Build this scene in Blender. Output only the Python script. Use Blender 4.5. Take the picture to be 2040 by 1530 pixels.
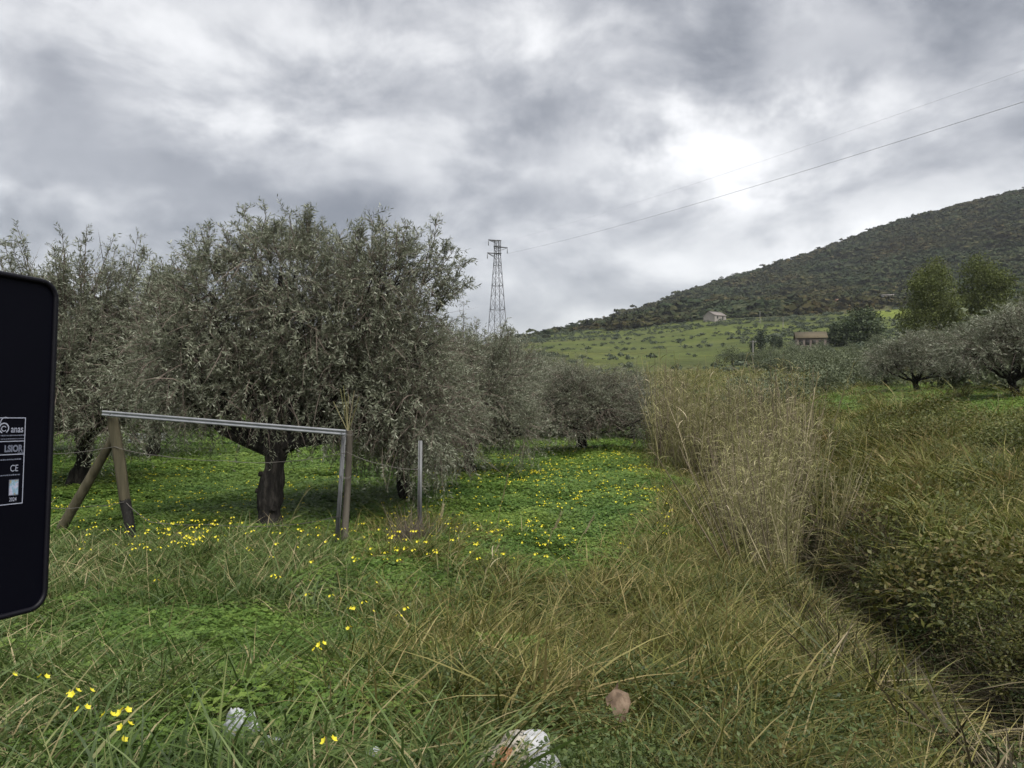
import bpy, math, random
import numpy as np
from mathutils import Vector, Matrix

for o in list(bpy.data.objects):
    bpy.data.objects.remove(o, do_unlink=True)
S = bpy.context.scene
C = S.collection
R = math.radians

# ------------------------------------------------------------------ camera
CAMZ = 2.1
FPX = 1530.0          # focal length in photo pixels (2040 x 1530), level camera, horizon at y = 765
cam = bpy.data.cameras.new('camera')
cam.sensor_width = 36.0
cam.lens = 36.0 * FPX / 2040.0
cam.clip_start = 0.05
cam.clip_end = 20000
camo = bpy.data.objects.new('camera', cam)
camo.location = (0, 0, CAMZ)
camo.rotation_euler = (R(90), 0, 0)
C.objects.link(camo)
S.camera = camo

# ------------------------------------------------------------------ light
SUN_EL, SUN_AZ = 58.0, 150.0        # azimuth from +Y towards +X
SKY_STRENGTH = 0.05
w = bpy.data.worlds.new('World')
S.world = w
w.use_nodes = True
nt = w.node_tree
nt.nodes.clear()


def N(tree, typ, **kw):
    n = tree.nodes.new(typ)
    for k, v in kw.items():
        if k == 'ins':
            for kk, vv in v.items():
                n.inputs[kk].default_value = vv
        else:
            setattr(n, k, v)
    return n


def L(tree, a, b):
    tree.links.new(a, b)


def math_node(tree, op, a, b=None, c=None, clamp=False):
    n = tree.nodes.new('ShaderNodeMath')
    n.operation = op
    n.use_clamp = clamp
    for i, v in enumerate((a, b, c)):
        if v is None:
            continue
        if isinstance(v, (int, float)):
            n.inputs[i].default_value = v
        else:
            tree.links.new(v, n.inputs[i])
    return n.outputs[0]


def vmath(tree, op, a, b=None):
    n = tree.nodes.new('ShaderNodeVectorMath')
    n.operation = op
    for i, v in enumerate((a, b)):
        if v is None:
            continue
        if isinstance(v, (tuple, list)):
            n.inputs[i].default_value = v
        else:
            tree.links.new(v, n.inputs[i])
    return n


def ramp(tree, fac, stops, interp='LINEAR'):
    n = tree.nodes.new('ShaderNodeValToRGB')
    cr = n.color_ramp
    cr.interpolation = interp
    while len(cr.elements) > 1:
        cr.elements.remove(cr.elements[-1])
    cr.elements[0].position = stops[0][0]
    cr.elements[0].color = (*stops[0][1], 1)
    for p, c in stops[1:]:
        e = cr.elements.new(p)
        e.color = (*c, 1)
    if fac is not None:
        tree.links.new(fac, n.inputs[0])
    return n.outputs[0]


def pixdir(px, py):
    return Vector(((px - 1020) / FPX, 1.0, (765 - py) / FPX)).normalized()


out = N(nt, 'ShaderNodeOutputWorld')
bg = N(nt, 'ShaderNodeBackground')
bg.inputs['Strength'].default_value = SKY_STRENGTH
L(nt, bg.outputs[0], out.inputs[0])
sky = N(nt, 'ShaderNodeTexSky')
sky.sky_type = 'NISHITA'
sky.sun_disc = False
sky.sun_elevation = R(SUN_EL)
sky.sun_rotation = R(SUN_AZ)
tc = N(nt, 'ShaderNodeTexCoord')
D = vmath(nt, 'NORMALIZE', tc.outputs['Generated']).outputs[0]
sep = N(nt, 'ShaderNodeSeparateXYZ')
L(nt, D, sep.inputs[0])
up = math_node(nt, 'MAXIMUM', sep.outputs[2], 0.0)
den = math_node(nt, 'ADD', up, 0.24)
comb = N(nt, 'ShaderNodeCombineXYZ')
L(nt, math_node(nt, 'DIVIDE', sep.outputs[0], den), comb.inputs[0])
L(nt, math_node(nt, 'DIVIDE', sep.outputs[1], den), comb.inputs[1])
P = comb.outputs[0]


def noise(tree, vec, scale, detail, rough, dist=0.0, off=(0, 0, 0), stretch=(1, 1, 1)):
    m = tree.nodes.new('ShaderNodeMapping')
    m.inputs['Location'].default_value = off
    m.inputs['Scale'].default_value = stretch
    tree.links.new(vec, m.inputs[0])
    n = tree.nodes.new('ShaderNodeTexNoise')
    n.inputs['Scale'].default_value = scale
    n.inputs['Detail'].default_value = detail
    n.inputs['Roughness'].default_value = rough
    n.inputs['Distortion'].default_value = dist
    tree.links.new(m.outputs[0], n.inputs[0])
    return n.outputs[0]


n1 = noise(nt, P, 0.85, 5, 0.55, 0.25, (3.1, 1.7, 0))
n2r = noise(nt, D, 5.2, 7, 0.56, 0.25, (7.3, 2.2, 4.1), (1.0, 1.0, 1.75))
mr_ = N(nt, 'ShaderNodeMapRange', interpolation_type='SMOOTHSTEP', ins={'From Min': 0.33, 'From Max': 0.67})
L(nt, n2r, mr_.inputs['Value'])
n2 = mr_.outputs[0]
n3 = noise(nt, D, 3.2, 3, 0.55, 0.3, (1.3, 5.2, 2.0), (1, 1, 2.2))
# wobble the directions used for the large cloud masses so that they have ragged edges
wob = N(nt, 'ShaderNodeTexNoise', ins={'Scale': 5.5, 'Detail': 5, 'Roughness': 0.68})
L(nt, D, wob.inputs[0])
wv = vmath(nt, 'SUBTRACT', wob.outputs[1], (0.5, 0.5, 0.5)).outputs[0]
wsc = vmath(nt, 'MULTIPLY', wv, (0.26, 0.26, 0.16)).outputs[0]
Dw = vmath(nt, 'ADD', D, wsc).outputs[0]


def blob(px, py, rx, rz, amp):
    d0 = pixdir(px, py)
    v = vmath(nt, 'SUBTRACT', Dw, tuple(d0)).outputs[0]
    v = vmath(nt, 'MULTIPLY', v, (FPX / rx, FPX / rx, FPX / rz)).outputs[0]
    q = vmath(nt, 'DOT_PRODUCT', v, v).outputs['Value']
    e = math_node(nt, 'EXPONENT', math_node(nt, 'MULTIPLY', q, -1.0))
    return math_node(nt, 'MULTIPLY', e, amp)


val = math_node(nt, 'MULTIPLY', n1, 0.50)
val = math_node(nt, 'ADD', val, math_node(nt, 'MULTIPLY_ADD', n2, 0.27, 0.115))
val = math_node(nt, 'ADD', val, math_node(nt, 'MULTIPLY', n3, 0.30))
val = math_node(nt, 'MULTIPLY_ADD', math_node(nt, 'SUBTRACT', val, 0.605), 1.22, 0.545)
for b in [(1180, 310, 230, 75, 0.24), (1480, 265, 220, 70, 0.24), (1620, 500, 150, 45, 0.26), (1400, 350, 300, 60, 0.14),
          (1270, 310, 70, 60, -0.34), (1650, 110, 420, 90, -0.2), (1900, 330, 260, 80, -0.08),
          (60, 470, 330, 70, -0.22), (600, 330, 420, 45, -0.06), (650, 90, 260, 70, 0.16), (480, 240, 330, 38, 0.13),
          (1000, 60, 160, 80, 0.16), (320, 90, 260, 55, 0.04), (150, 200, 260, 60, -0.08), (1380, 330, 260, 60, 0.04), (1150, 590, 480, 80, 0.12),
          (760, 180, 330, 45, -0.08), (1750, 560, 120, 60, 0.05)]:
    val = math_node(nt, 'ADD', val, blob(*b))
cl = ramp(nt, val, [(0.20, (0.70, 0.76, 0.92)), (0.36, (1.32, 1.38, 1.54)), (0.50, (2.12, 2.18, 2.34)),
                    (0.64, (3.0, 3.05, 3.18)), (0.78, (4.1, 4.13, 4.2)), (0.93, (5.2, 5.2, 5.25))])
mixc = N(nt, 'ShaderNodeMix', data_type='RGBA')
mixc.inputs[0].default_value = 0.93
L(nt, sky.outputs[0], mixc.inputs[6])
L(nt, cl, mixc.inputs[7])
L(nt, mixc.outputs[2], bg.inputs['Color'])

sun = bpy.data.lights.new('sun', 'SUN')
sun.energy = 1.5
sun.angle = R(60)
sun.color = (1.0, 0.96, 0.9)
suno = bpy.data.objects.new('sun', sun)
sd = Vector((math.sin(R(SUN_AZ)) * math.cos(R(SUN_EL)), math.cos(R(SUN_AZ)) * math.cos(R(SUN_EL)), math.sin(R(SUN_EL))))
suno.rotation_euler = sd.to_track_quat('Z', 'Y').to_euler()
suno.location = (0, 0, 60)
C.objects.link(suno)

S.render.engine = 'CYCLES'
S.view_settings.view_transform = 'Standard'
S.view_settings.look = 'None'
S.view_settings.exposure = 2.08
S.view_settings.gamma = 1.0
S.view_settings.use_curve_mapping = False
S.cycles.use_adaptive_sampling = True
S.cycles.adaptive_threshold = 0.02
S.cycles.max_bounces = 4
S.cycles.diffuse_bounces = 2
S.cycles.transmission_bounces = 2
S.render.resolution_x, S.render.resolution_y = 1024, 768

rng = np.random.default_rng(7)
random.seed(7)


# ------------------------------------------------------------------ numpy noise
def vnoise(x, y, seed=0):
    x = np.asarray(x, float)
    y = np.asarray(y, float)
    xi = np.floor(x).astype(np.int64)
    yi = np.floor(y).astype(np.int64)
    fx = x - xi
    fy = y - yi
    fx = fx * fx * (3 - 2 * fx)
    fy = fy * fy * (3 - 2 * fy)

    def hsh(a, b):
        n = (a * 374761393 + b * 668265263 + seed * 1274126177) & 0x7fffffff
        n = ((n ^ (n >> 13)) * 1274126177) & 0x7fffffff
        return ((n ^ (n >> 16)) & 0xffff) / 65535.0
    a = hsh(xi, yi)
    b = hsh(xi + 1, yi)
    c = hsh(xi, yi + 1)
    d = hsh(xi + 1, yi + 1)
    return (a + (b - a) * fx) * (1 - fy) + (c + (d - c) * fx) * fy


def fbm(x, y, seed=0, oct=4):
    s = 0
    a = 0.5
    for i in range(oct):
        s = s + a * vnoise(np.asarray(x) * 2 ** i, np.asarray(y) * 2 ** i, seed + i * 17)
        a *= 0.5
    return s / (1 - 0.5 ** oct)


def sstep(a, b, x):
    t = np.clip((np.asarray(x, float) - a) / (b - a), 0, 1)
    return t * t * (3 - 2 * t)


# ------------------------------------------------------------------ terrain
ED_Y = [-20, 0, 3.6, 6.3, 8.3, 13.7, 19.5, 30, 60, 120]
ED_X = [0.6, 1.75, 2.15, 2.65, 2.95, 3.75, 4.2, 5.2, 8.0, 14.0]


def ditch_c(y):
    return np.interp(y, ED_Y, ED_X) + 0.9


PD = [-2.4, -1.5, -0.8, -0.4, 0, 0.35, 0.8, 3, 6, 10, 15, 30, 60]
PZ = [0.0, 0.0, -0.25, -1.1, -1.35, -1.25, -0.3, 0.5, 1.1, 1.42, 1.58, 1.8, 2.4]
TPX = [-900, 0, 600, 900, 1000, 1100, 1200, 1300, 1400, 1500, 1600, 1700, 1800, 1900, 2040, 2400, 3000]
TR = [60, 130, 200, 300, 400, 500, 620, 800, 1000, 1150, 1500, 2500, 7000]
TPY = [
    [818, 818, 816, 812, 810, 806, 800, 790, 775, 765, 757, 752, 748, 746, 745, 745, 745],
    [789, 789, 785, 775, 765, 757, 753, 748, 745, 742, 739, 736, 735, 735, 735, 735, 735],
    [780, 778, 770, 735, 705, 715, 722, 720, 714, 704, 696, 690, 688, 690, 690, 690, 690],
    [775, 772, 765, 725, 695, 694, 697, 692, 684, 674, 665, 658, 655, 652, 650, 645, 645],
    [772, 770, 762, 720, 690, 680, 676, 664, 652, 642, 638, 634, 630, 624, 618, 610, 610],
    [770, 768, 762, 718, 688, 671, 660, 646, 634, 628, 622, 618, 612, 604, 596, 585, 580],
    [769, 767, 762, 717, 686, 670, 652, 632, 614, 604, 596, 588, 578, 566, 552, 530, 520],
    [768, 766, 762, 716, 684, 669, 648, 622, 592, 572, 552, 535, 518, 500, 474, 420, 400],
    [767, 766, 762, 716, 684, 668, 647, 620, 580, 551, 520, 489, 458, 430, 396, 310, 280],
    [767, 766, 762, 716, 684, 668, 648, 621, 578, 548, 514, 480, 448, 418, 381, 285, 250],
    [767, 766, 763, 725, 700, 690, 675, 655, 620, 590, 560, 530, 500, 470, 440, 360, 330],
    [766, 766, 765, 755, 745, 740, 730, 720, 700, 690, 680, 670, 660, 650, 640, 600, 590],
    [766, 766, 766, 766, 766, 766, 766, 766, 766, 766, 766, 766, 766, 766, 766, 766, 766]]
TPY = np.array(TPY, float)


def far_z(x, y):
    r = np.hypot(x, y)
    az = np.arctan2(x, np.maximum(y, 1e-6))
    az = np.where(y <= 0, np.sign(x) * R(89), az)
    azc = np.clip(az, -R(51), R(51))
    px = 1020 + FPX * np.tan(azc)
    cx = np.interp(px, TPX, np.arange(len(TPX)))
    cr = np.interp(np.log(np.maximum(r, TR[0])), np.log(TR), np.arange(len(TR)))
    i = np.clip(np.floor(cx).astype(int), 0, len(TPX) - 2)
    j = np.clip(np.floor(cr).astype(int), 0, len(TR) - 2)
    fx = cx - i
    fr = cr - j
    py = (TPY[j, i] * (1 - fx) + TPY[j, i + 1] * fx) * (1 - fr) + (TPY[j + 1, i] * (1 - fx) + TPY[j + 1, i + 1] * fx) * fr
    z = CAMZ + (765 - py) / FPX * r * np.cos(azc)
    # out of frame the land keeps the height it has at the edge of the table and sinks behind the camera
    back = sstep(R(50), R(130), np.abs(az))
    return z * (1 - back) + np.minimum(z, 1.0) * back


def near_z(x, y):
    z = 0.30 * (fbm(x * 0.35, y * 0.35, 3) - 0.5) * sstep(3, 9, y) + 0.12 * (fbm(x * 1.3, y * 1.3, 5) - 0.5)
    z = z + 0.62 * sstep(7.0, 2.3, y)
    d = x - ditch_c(y)
    p = np.interp(d, PD, PZ)
    # soften the profile with a second, shifted look-up
    p = 0.5 * p + 0.25 * np.interp(d - 0.12, PD, PZ) + 0.25 * np.interp(d + 0.12, PD, PZ)
    amp = np.where(d < 0.9, sstep(34, 16, y) * 0.9 + 0.1, 1.0)
    p = np.where(p < 0, p * amp, p)
    z = z + p * sstep(-3, 2.5, y)
    # little rise of the flowery meadow next to the ditch
    z = z + 0.22 * np.exp(-((x - 2.6) / 1.6) ** 2 - ((y - 17) / 6.0) ** 2)
    return z


def H(x, y):
    x = np.asarray(x, float)
    y = np.asarray(y, float)
    r = np.hypot(x, y)
    t = sstep(38, 75, r)
    rough = (fbm(x * 0.03, y * 0.03, 11) - 0.5) * np.clip(r - 90, 0, 300) * 0.012 + (fbm(x * 0.008, y * 0.008, 12) - 0.5) * np.clip(r - 450, 0, 400) * 0.05
    return near_z(x, y) * (1 - t) + (far_z(x, y) + rough) * t


def h1(x, y):
    return float(H(np.array([x]), np.array([y]))[0])


def gp(px, py, dz=0.0):
    """where the ray of a photo pixel meets the ground (raised by dz)"""
    t = np.geomspace(1.0, 3000, 6000)
    X = (px - 1020) / FPX * t
    Z = CAMZ + (765 - py) / FPX * t
    k = np.argmax(Z <= H(X, t) + dz)
    return Vector((X[k], t[k], float(Z[k])))


def at(px, py, y):
    return Vector(((px - 1020) / FPX * y, y, CAMZ + (765 - py) / FPX * y))


def project(x, y, z):
    return 1020 + FPX * x / y, 765 - FPX * (z - CAMZ) / y


# ------------------------------------------------------------------ mesh helpers
class MB:
    """collects vertices, faces, a per-vertex tone and a material slot per face"""

    def __init__(self):
        self.v = []
        self.f = []
        self.t = []
        self.m = []
        self.n = 0

    def add(self, verts, faces, tone=0.5, slot=0):
        verts = np.asarray(verts, float).reshape(-1, 3)
        faces = np.asarray(faces, np.int64)
        self.v.append(verts)
        self.f.append(faces + self.n)
        t = np.full(len(verts), tone) if np.isscalar(tone) else np.asarray(tone, float)
        self.t.append(t)
        self.m.append(np.full(len(faces), slot, np.int32))
        self.n += len(verts)

    def mesh(self, name, mats, smooth=False):
        me = bpy.data.meshes.new(name)
        v = np.concatenate(self.v)
        me.vertices.add(len(v))
        me.vertices.foreach_set('co', v.astype(np.float32).ravel())
        tot = np.concatenate([np.full(len(f), f.shape[1], np.int32) for f in self.f])
        idx = np.concatenate([f.ravel() for f in self.f]).astype(np.int32)
        st = np.concatenate([[0], np.cumsum(tot)[:-1]]).astype(np.int32)
        me.loops.add(len(idx))
        me.loops.foreach_set('vertex_index', idx)
        me.polygons.add(len(tot))
        me.polygons.foreach_set('loop_start', st)
        me.polygons.foreach_set('loop_total', tot)
        me.polygons.foreach_set('material_index', np.concatenate(self.m))
        if smooth:
            me.polygons.foreach_set('use_smooth', np.ones(len(tot), bool))
        a = me.attributes.new('tone', 'FLOAT', 'POINT')
        a.data.foreach_set('value', np.concatenate(self.t).astype(np.float32))
        for m in (mats if isinstance(mats, (list, tuple)) else [mats]):
            me.materials.append(m)
        me.update(calc_edges=True)
        return me

    def obj(self, name, mats, parent=None, smooth=False, link=True):
        o = bpy.data.objects.new(name, self.mesh(name, mats, smooth))
        if link:
            C.objects.link(o)
        if parent is not None:
            o.parent = parent
        return o


def nrm(v):
    return v / np.maximum(np.linalg.norm(v, axis=-1, keepdims=True), 1e-9)


def tube(mb, pts, rad, sides=6, tone=0.5, slot=0, rough=0.0, cap=True):
    pts = np.asarray(pts, float)
    n = len(pts)
    rad = np.full(n, rad) if np.isscalar(rad) else np.asarray(rad, float)
    tan = nrm(np.gradient(pts, axis=0))
    ref = np.array([0.0, 0, 1]) if abs(tan[0, 2]) < 0.8 else np.array([1.0, 0, 0])
    a = nrm(np.cross(tan, ref))
    b = np.cross(tan, a)
    ang = np.linspace(0, 2 * np.pi, sides, endpoint=False)
    rr = rad[:, None] * (1 + rough * (rng.random((n, sides)) - 0.5))
    v = pts[:, None, :] + rr[:, :, None] * (np.cos(ang)[None, :, None] * a[:, None, :] + np.sin(ang)[None, :, None] * b[:, None, :])
    i = np.arange(n - 1)[:, None] * sides
    j = np.arange(sides)[None, :]
    k = (j + 1) % sides
    f = np.stack([i + j, i + k, i + sides + k, i + sides + j], -1).reshape(-1, 4)
    mb.add(v.reshape(-1, 3), f, tone, slot)
    if cap and sides > 2:
        mb.add(v[0][::-1], [list(range(sides))], tone, slot)
        mb.add(v[-1], [list(range(sides))], tone, slot)


def box(mb, c, s, rot=None, tone=0.5, slot=0):
    q = np.array([[x, y, z] for x in (-1, 1) for y in (-1, 1) for z in (-1, 1)], float) * np.array(s) / 2
    if rot is not None:
        q = q @ np.array(rot).T
    q = q + np.array(c)
    mb.add(q, [[0, 1, 3, 2], [4, 6, 7, 5], [0, 4, 5, 1], [2, 3, 7, 6], [0, 2, 6, 4], [1, 5, 7, 3]], tone, slot)


def bar(mb, a, b, w, d=None, tone=0.5, slot=0):
    a = Vector(a)
    b = Vector(b)
    m = (b - a).to_track_quat('Z', 'Y').to_matrix()
    box(mb, (a + b) / 2, (w, d or w, (b - a).length), m, tone, slot)


def ribbons(mb, base, d, side, length, width, bend, segs=4, tone=0.5, slot=0, tip=True):
    """many curved, tapering blades at once"""
    n = len(base)
    ts = np.linspace(0, 1, segs + 1)
    cen = base[:, None, :] + d[:, None, :] * (length[:, None] * ts[None, :])[:, :, None] + bend[:, None, :] * (length[:, None] * ts[None, :] ** 2)[:, :, None]
    wd = width[:, None] * (np.minimum(1.0, 0.55 + 1.6 * ts) * (1 - ts ** 2.2))[None, :] * 0.5
    lft = cen - side[:, None, :] * wd[:, :, None]
    rgt = cen + side[:, None, :] * wd[:, :, None]
    v = np.stack([lft[:, :-1], rgt[:, :-1]], 2).reshape(n, segs * 2, 3)
    v = np.concatenate([v, cen[:, -1:, :]], 1)
    k = segs * 2 + 1
    f = []
    off = np.arange(n)[:, None] * k
    for s in range(segs - 1):
        f.append(off + np.array([[2 * s, 2 * s + 1, 2 * s + 3, 2 * s + 2]]))
    tone = np.full(n, tone) if np.isscalar(tone) else tone
    tt = np.clip(tone[:, None] + np.repeat(np.array([0.12 * (x - 0.4) for x in ts])[None, :], n, 0), 0, 1)
    tv = np.concatenate([np.repeat(tt[:, :-1], 2, axis=1), tt[:, -1:]], 1)
    n0 = mb.n
    mb.add(v.reshape(-1, 3), np.concatenate(f), tv.ravel(), slot)
    tri = off + np.array([[2 * segs - 2, 2 * segs - 1, 2 * segs]])
    mb.f.append(tri + n0)
    mb.m.append(np.full(len(tri), slot, np.int32))
    mb.v.append(np.zeros((0, 3)))
    mb.t.append(np.zeros(0))


def leaves(mb, p, d, nor, length, width, tone, slot=0, fold=0.0):
    """many diamond leaves"""
    s = nrm(np.cross(d, nor))
    mid = p + d * (length * 0.45)[:, None]
    up_ = nrm(np.cross(s, d)) * (length * fold)[:, None]
    v = np.stack([p, mid - s * (width / 2)[:, None] + up_, p + d * length[:, None], mid + s * (width / 2)[:, None] + up_], 1)
    f = np.arange(len(p))[:, None] * 4 + np.array([[0, 1, 2, 3]])
    mb.add(v.reshape(-1, 3), f, np.repeat(tone, 4), slot)


def rdir(n, g=None):
    v = (g or rng).normal(size=(n, 3))
    return nrm(v)


def empty(name, loc, rz=0.0):
    o = bpy.data.objects.new(name, None)
    o.empty_display_size = 0.2
    C.objects.link(o)
    o.location = loc
    o.rotation_euler = (0, 0, rz)
    return o


def tag(o, label=None, cat=None, group=None, kind=None):
    if label:
        o['label'] = label
    if cat:
        o['category'] = cat
    if group:
        o['group'] = group
    if kind:
        o['kind'] = kind
    return o


def copy_tree(o, parent=None):
    c = o.copy()
    C.objects.link(c)
    c.parent = parent
    for ch in o.children:
        copy_tree(ch, c)
    return c


# ------------------------------------------------------------------ materials
def new_mat(name):
    m = bpy.data.materials.new(name)
    m.use_nodes = True
    t = m.node_tree
    t.nodes.clear()
    o = t.nodes.new('ShaderNodeOutputMaterial')
    return m, t, o


def leaf_mat(name, stops, transl=0.25, rough=0.55, irand=0.25, patch=None, patch_scale=0.6, spec=0.3):
    """foliage: colour from the per-leaf tone and a per-plant random number, with broad natural patches"""
    m, t, o = new_mat(name)
    at_ = N(t, 'ShaderNodeAttribute', attribute_name='tone')
    oi = N(t, 'ShaderNodeObjectInfo')
    f = math_node(t, 'MULTIPLY_ADD', oi.outputs['Random'], irand, math_node(t, 'SUBTRACT', at_.outputs['Fac'], irand / 2), clamp=True)
    col = ramp(t, f, stops)
    if patch:
        g = N(t, 'ShaderNodeNewGeometry')
        nz = noise(t, g.outputs['Position'], patch_scale, 3, 0.6, 0.3)
        k = ramp(t, nz, [(0.42, (0, 0, 0)), (0.62, (1, 1, 1))])
        mx = N(t, 'ShaderNodeMix', data_type='RGBA', blend_type='MULTIPLY')
        L(t, math_node(t, 'MULTIPLY', k, 1.0), mx.inputs[0])
        L(t, col, mx.inputs[6])
        mx.inputs[7].default_value = (*patch, 1)
        col = mx.outputs[2]
    b = N(t, 'ShaderNodeBsdfPrincipled', ins={'Roughness': rough, 'Specular IOR Level': spec})
    L(t, col, b.inputs['Base Color'])
    if transl > 0:
        tr = N(t, 'ShaderNodeBsdfTranslucent')
        L(t, col, tr.inputs[0])
        ms = N(t, 'ShaderNodeMixShader')
        ms.inputs[0].default_value = transl
        L(t, b.outputs[0], ms.inputs[1])
        L(t, tr.outputs[0], ms.inputs[2])
        L(t, ms.outputs[0], o.inputs[0])
    else:
        L(t, b.outputs[0], o.inputs[0])
    return m


def rough_mat(name, stops, scale=8.0, rough=0.85, bump=0.4, stretch=(1, 1, 1), metal=0.0, detail=5, spec=0.3, dist=0.0, bdist=0.02):
    """solid surfaces: object-space noise colour and relief"""
    m, t, o = new_mat(name)
    tcn = N(t, 'ShaderNodeTexCoord')
    nz = noise(t, tcn.outputs['Object'], scale, detail, 0.6, dist, (0, 0, 0), stretch)
    col = ramp(t, nz, stops)
    b = N(t, 'ShaderNodeBsdfPrincipled', ins={'Roughness': rough, 'Metallic': metal, 'Specular IOR Level': spec})
    L(t, col, b.inputs['Base Color'])
    if bump:
        bp = N(t, 'ShaderNodeBump', ins={'Strength': bump, 'Distance': bdist})
        L(t, nz, bp.inputs['Height'])
        L(t, bp.outputs[0], b.inputs['Normal'])
    L(t, b.outputs[0], o.inputs[0])
    return m


M = {}
M['olive_leaf'] = leaf_mat('olive_leaf', [(0.0, (0.076, 0.086, 0.054)), (0.4, (0.155, 0.170, 0.116)), (0.72, (0.25, 0.264, 0.196)), (1.0, (0.42, 0.436, 0.36))], 0.35, 0.5, 0.0, None, 0.6, 0.3)
M['olive_far'] = leaf_mat('olive_far', [(0.0, (0.045, 0.058, 0.030)), (0.5, (0.088, 0.105, 0.056)), (1.0, (0.16, 0.18, 0.11))], 0.2, 0.6, 0.15)
M['twig'] = leaf_mat('twig', [(0.0, (0.055, 0.044, 0.036)), (1.0, (0.15, 0.12, 0.10))], 0.0, 0.85, 0.0)
M['olive_bark'] = rough_mat('olive_bark', [(0.35, (0.004, 0.0035, 0.003)), (0.5, (0.012, 0.0105, 0.009)), (0.68, (0.042, 0.038, 0.032))], 16, 0.95, 1.0, (1, 1, 0.22), bdist=0.05)
M['grass_green'] = leaf_mat('grass_green', [(0.0, (0.04, 0.07, 0.016)), (0.45, (0.092, 0.14, 0.036)), (0.75, (0.165, 0.205, 0.07)), (0.9, (0.25, 0.22, 0.11)), (1.0, (0.33, 0.27, 0.15))], 0.3, 0.5, 0.3, (0.75, 0.8, 0.7), 0.5)
M['grass_dry'] = leaf_mat('grass_dry', [(0.0, (0.045, 0.057, 0.011)), (0.4, (0.108, 0.118, 0.025)), (0.7, (0.17, 0.162, 0.044)), (1.0, (0.30, 0.24, 0.11))], 0.28, 0.55, 0.35, (0.7, 0.72, 0.66), 0.45)
M['grass_bank'] = leaf_mat('grass_bank', [(0.0, (0.050, 0.066, 0.012)), (0.45, (0.118, 0.140, 0.026)), (0.75, (0.178, 0.178, 0.044)), (1.0, (0.29, 0.24, 0.11))], 0.26, 0.55, 0.35, (0.72, 0.62, 0.55), 0.4)
M['clover'] = leaf_mat('clover', [(0.0, (0.045, 0.085, 0.016)), (0.5, (0.092, 0.16, 0.028)), (1.0, (0.18, 0.25, 0.05))], 0.35, 0.5, 0.35, (0.7, 0.8, 0.9), 0.5)
M['bank_herb'] = leaf_mat('bank_herb', [(0.0, (0.038, 0.052, 0.011)), (0.5, (0.088, 0.106, 0.022)), (0.85, (0.14, 0.142, 0.04)), (1.0, (0.20, 0.17, 0.075))], 0.28, 0.5, 0.4, (0.68, 0.6, 0.5), 0.35)
M['ditch_stem'] = leaf_mat('ditch_stem', [(0.0, (0.018, 0.015, 0.009)), (0.6, (0.05, 0.042, 0.02)), (0.9, (0.09, 0.075, 0.038)), (1.0, (0.2, 0.165, 0.1))], 0.1, 0.7, 0.3)
M['herb'] = leaf_mat('herb', [(0.0, (0.03, 0.05, 0.014)), (0.5, (0.062, 0.092, 0.024)), (1.0, (0.12, 0.155, 0.05))], 0.28, 0.5, 0.3, (0.7, 0.75, 0.75), 0.7)
M['reed'] = leaf_mat('reed', [(0.0, (0.095, 0.078, 0.054)), (0.3, (0.19, 0.158, 0.108)), (0.5, (0.175, 0.18, 0.07)), (0.65, (0.25, 0.24, 0.10)), (0.82, (0.37, 0.325, 0.205)), (1.0, (0.50, 0.43, 0.30))], 0.2, 0.6, 0.3, (0.6, 0.6, 0.55), 0.8)
M['petal'] = leaf_mat('petal', [(0.0, (0.62, 0.52, 0.02)), (1.0, (0.74, 0.68, 0.06))], 0.3, 0.5, 0.2)
M['scrub'] = leaf_mat('scrub', [(0.0, (0.016, 0.027, 0.013)), (0.5, (0.030, 0.043, 0.020)), (0.8, (0.043, 0.051, 0.025)), (1.0, (0.066, 0.070, 0.036))], 0.1, 0.9, 0.5, (1.15, 0.8, 0.62), 0.011, 0.1)
M['hill_scrub'] = leaf_mat('hill_scrub', [(0.0, (0.028, 0.042, 0.022)), (0.5, (0.052, 0.068, 0.038)), (1.0, (0.09, 0.105, 0.066))], 0.1, 0.7, 0.5, (0.8, 0.85, 0.85), 0.03)
M['evergreen'] = leaf_mat('evergreen', [(0.0, (0.018, 0.032, 0.014)), (0.5, (0.042, 0.062, 0.025)), (1.0, (0.09, 0.11, 0.045))], 0.15, 0.6, 0.2)
M['eucalyptus'] = leaf_mat('eucalyptus', [(0.0, (0.046, 0.060, 0.020)), (0.5, (0.085, 0.102, 0.034)), (1.0, (0.13, 0.145, 0.055))], 0.2, 0.8, 0.1, None, 0.6, 0.1)
M['cypress'] = leaf_mat('cypress', [(0.0, (0.008, 0.016, 0.009)), (1.0, (0.03, 0.045, 0.022))], 0.1, 0.7, 0.2)

M['wood_grey'] = rough_mat('wood_grey', [(0.3, (0.045, 0.038, 0.03)), (0.55, (0.09, 0.08, 0.065)), (0.8, (0.14, 0.125, 0.105))], 14, 0.9, 0.5, (1, 1, 0.08), bdist=0.006)
M['wood_green'] = rough_mat('wood_green', [(0.3, (0.03, 0.028, 0.016)), (0.55, (0.07, 0.062, 0.038)), (0.8, (0.12, 0.105, 0.07))], 12, 0.9, 0.5, (1, 1, 0.1), bdist=0.006)
M['burnt'] = rough_mat('burnt', [(0.3, (0.006, 0.006, 0.006)), (0.7, (0.022, 0.020, 0.018))], 16, 0.8, 0.8, bdist=0.01)
M['galv'] = rough_mat('galv', [(0.3, (0.20, 0.21, 0.225)), (0.7, (0.29, 0.30, 0.32))], 10, 0.5, 0.1, (1, 1, 1), 0.5)
M['galv_dull'] = rough_mat('galv_dull', [(0.3, (0.09, 0.092, 0.095)), (0.55, (0.14, 0.145, 0.15)), (0.75, (0.18, 0.18, 0.18))], 9, 0.6, 0.15, (1, 1, 0.4), 0.4)
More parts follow.
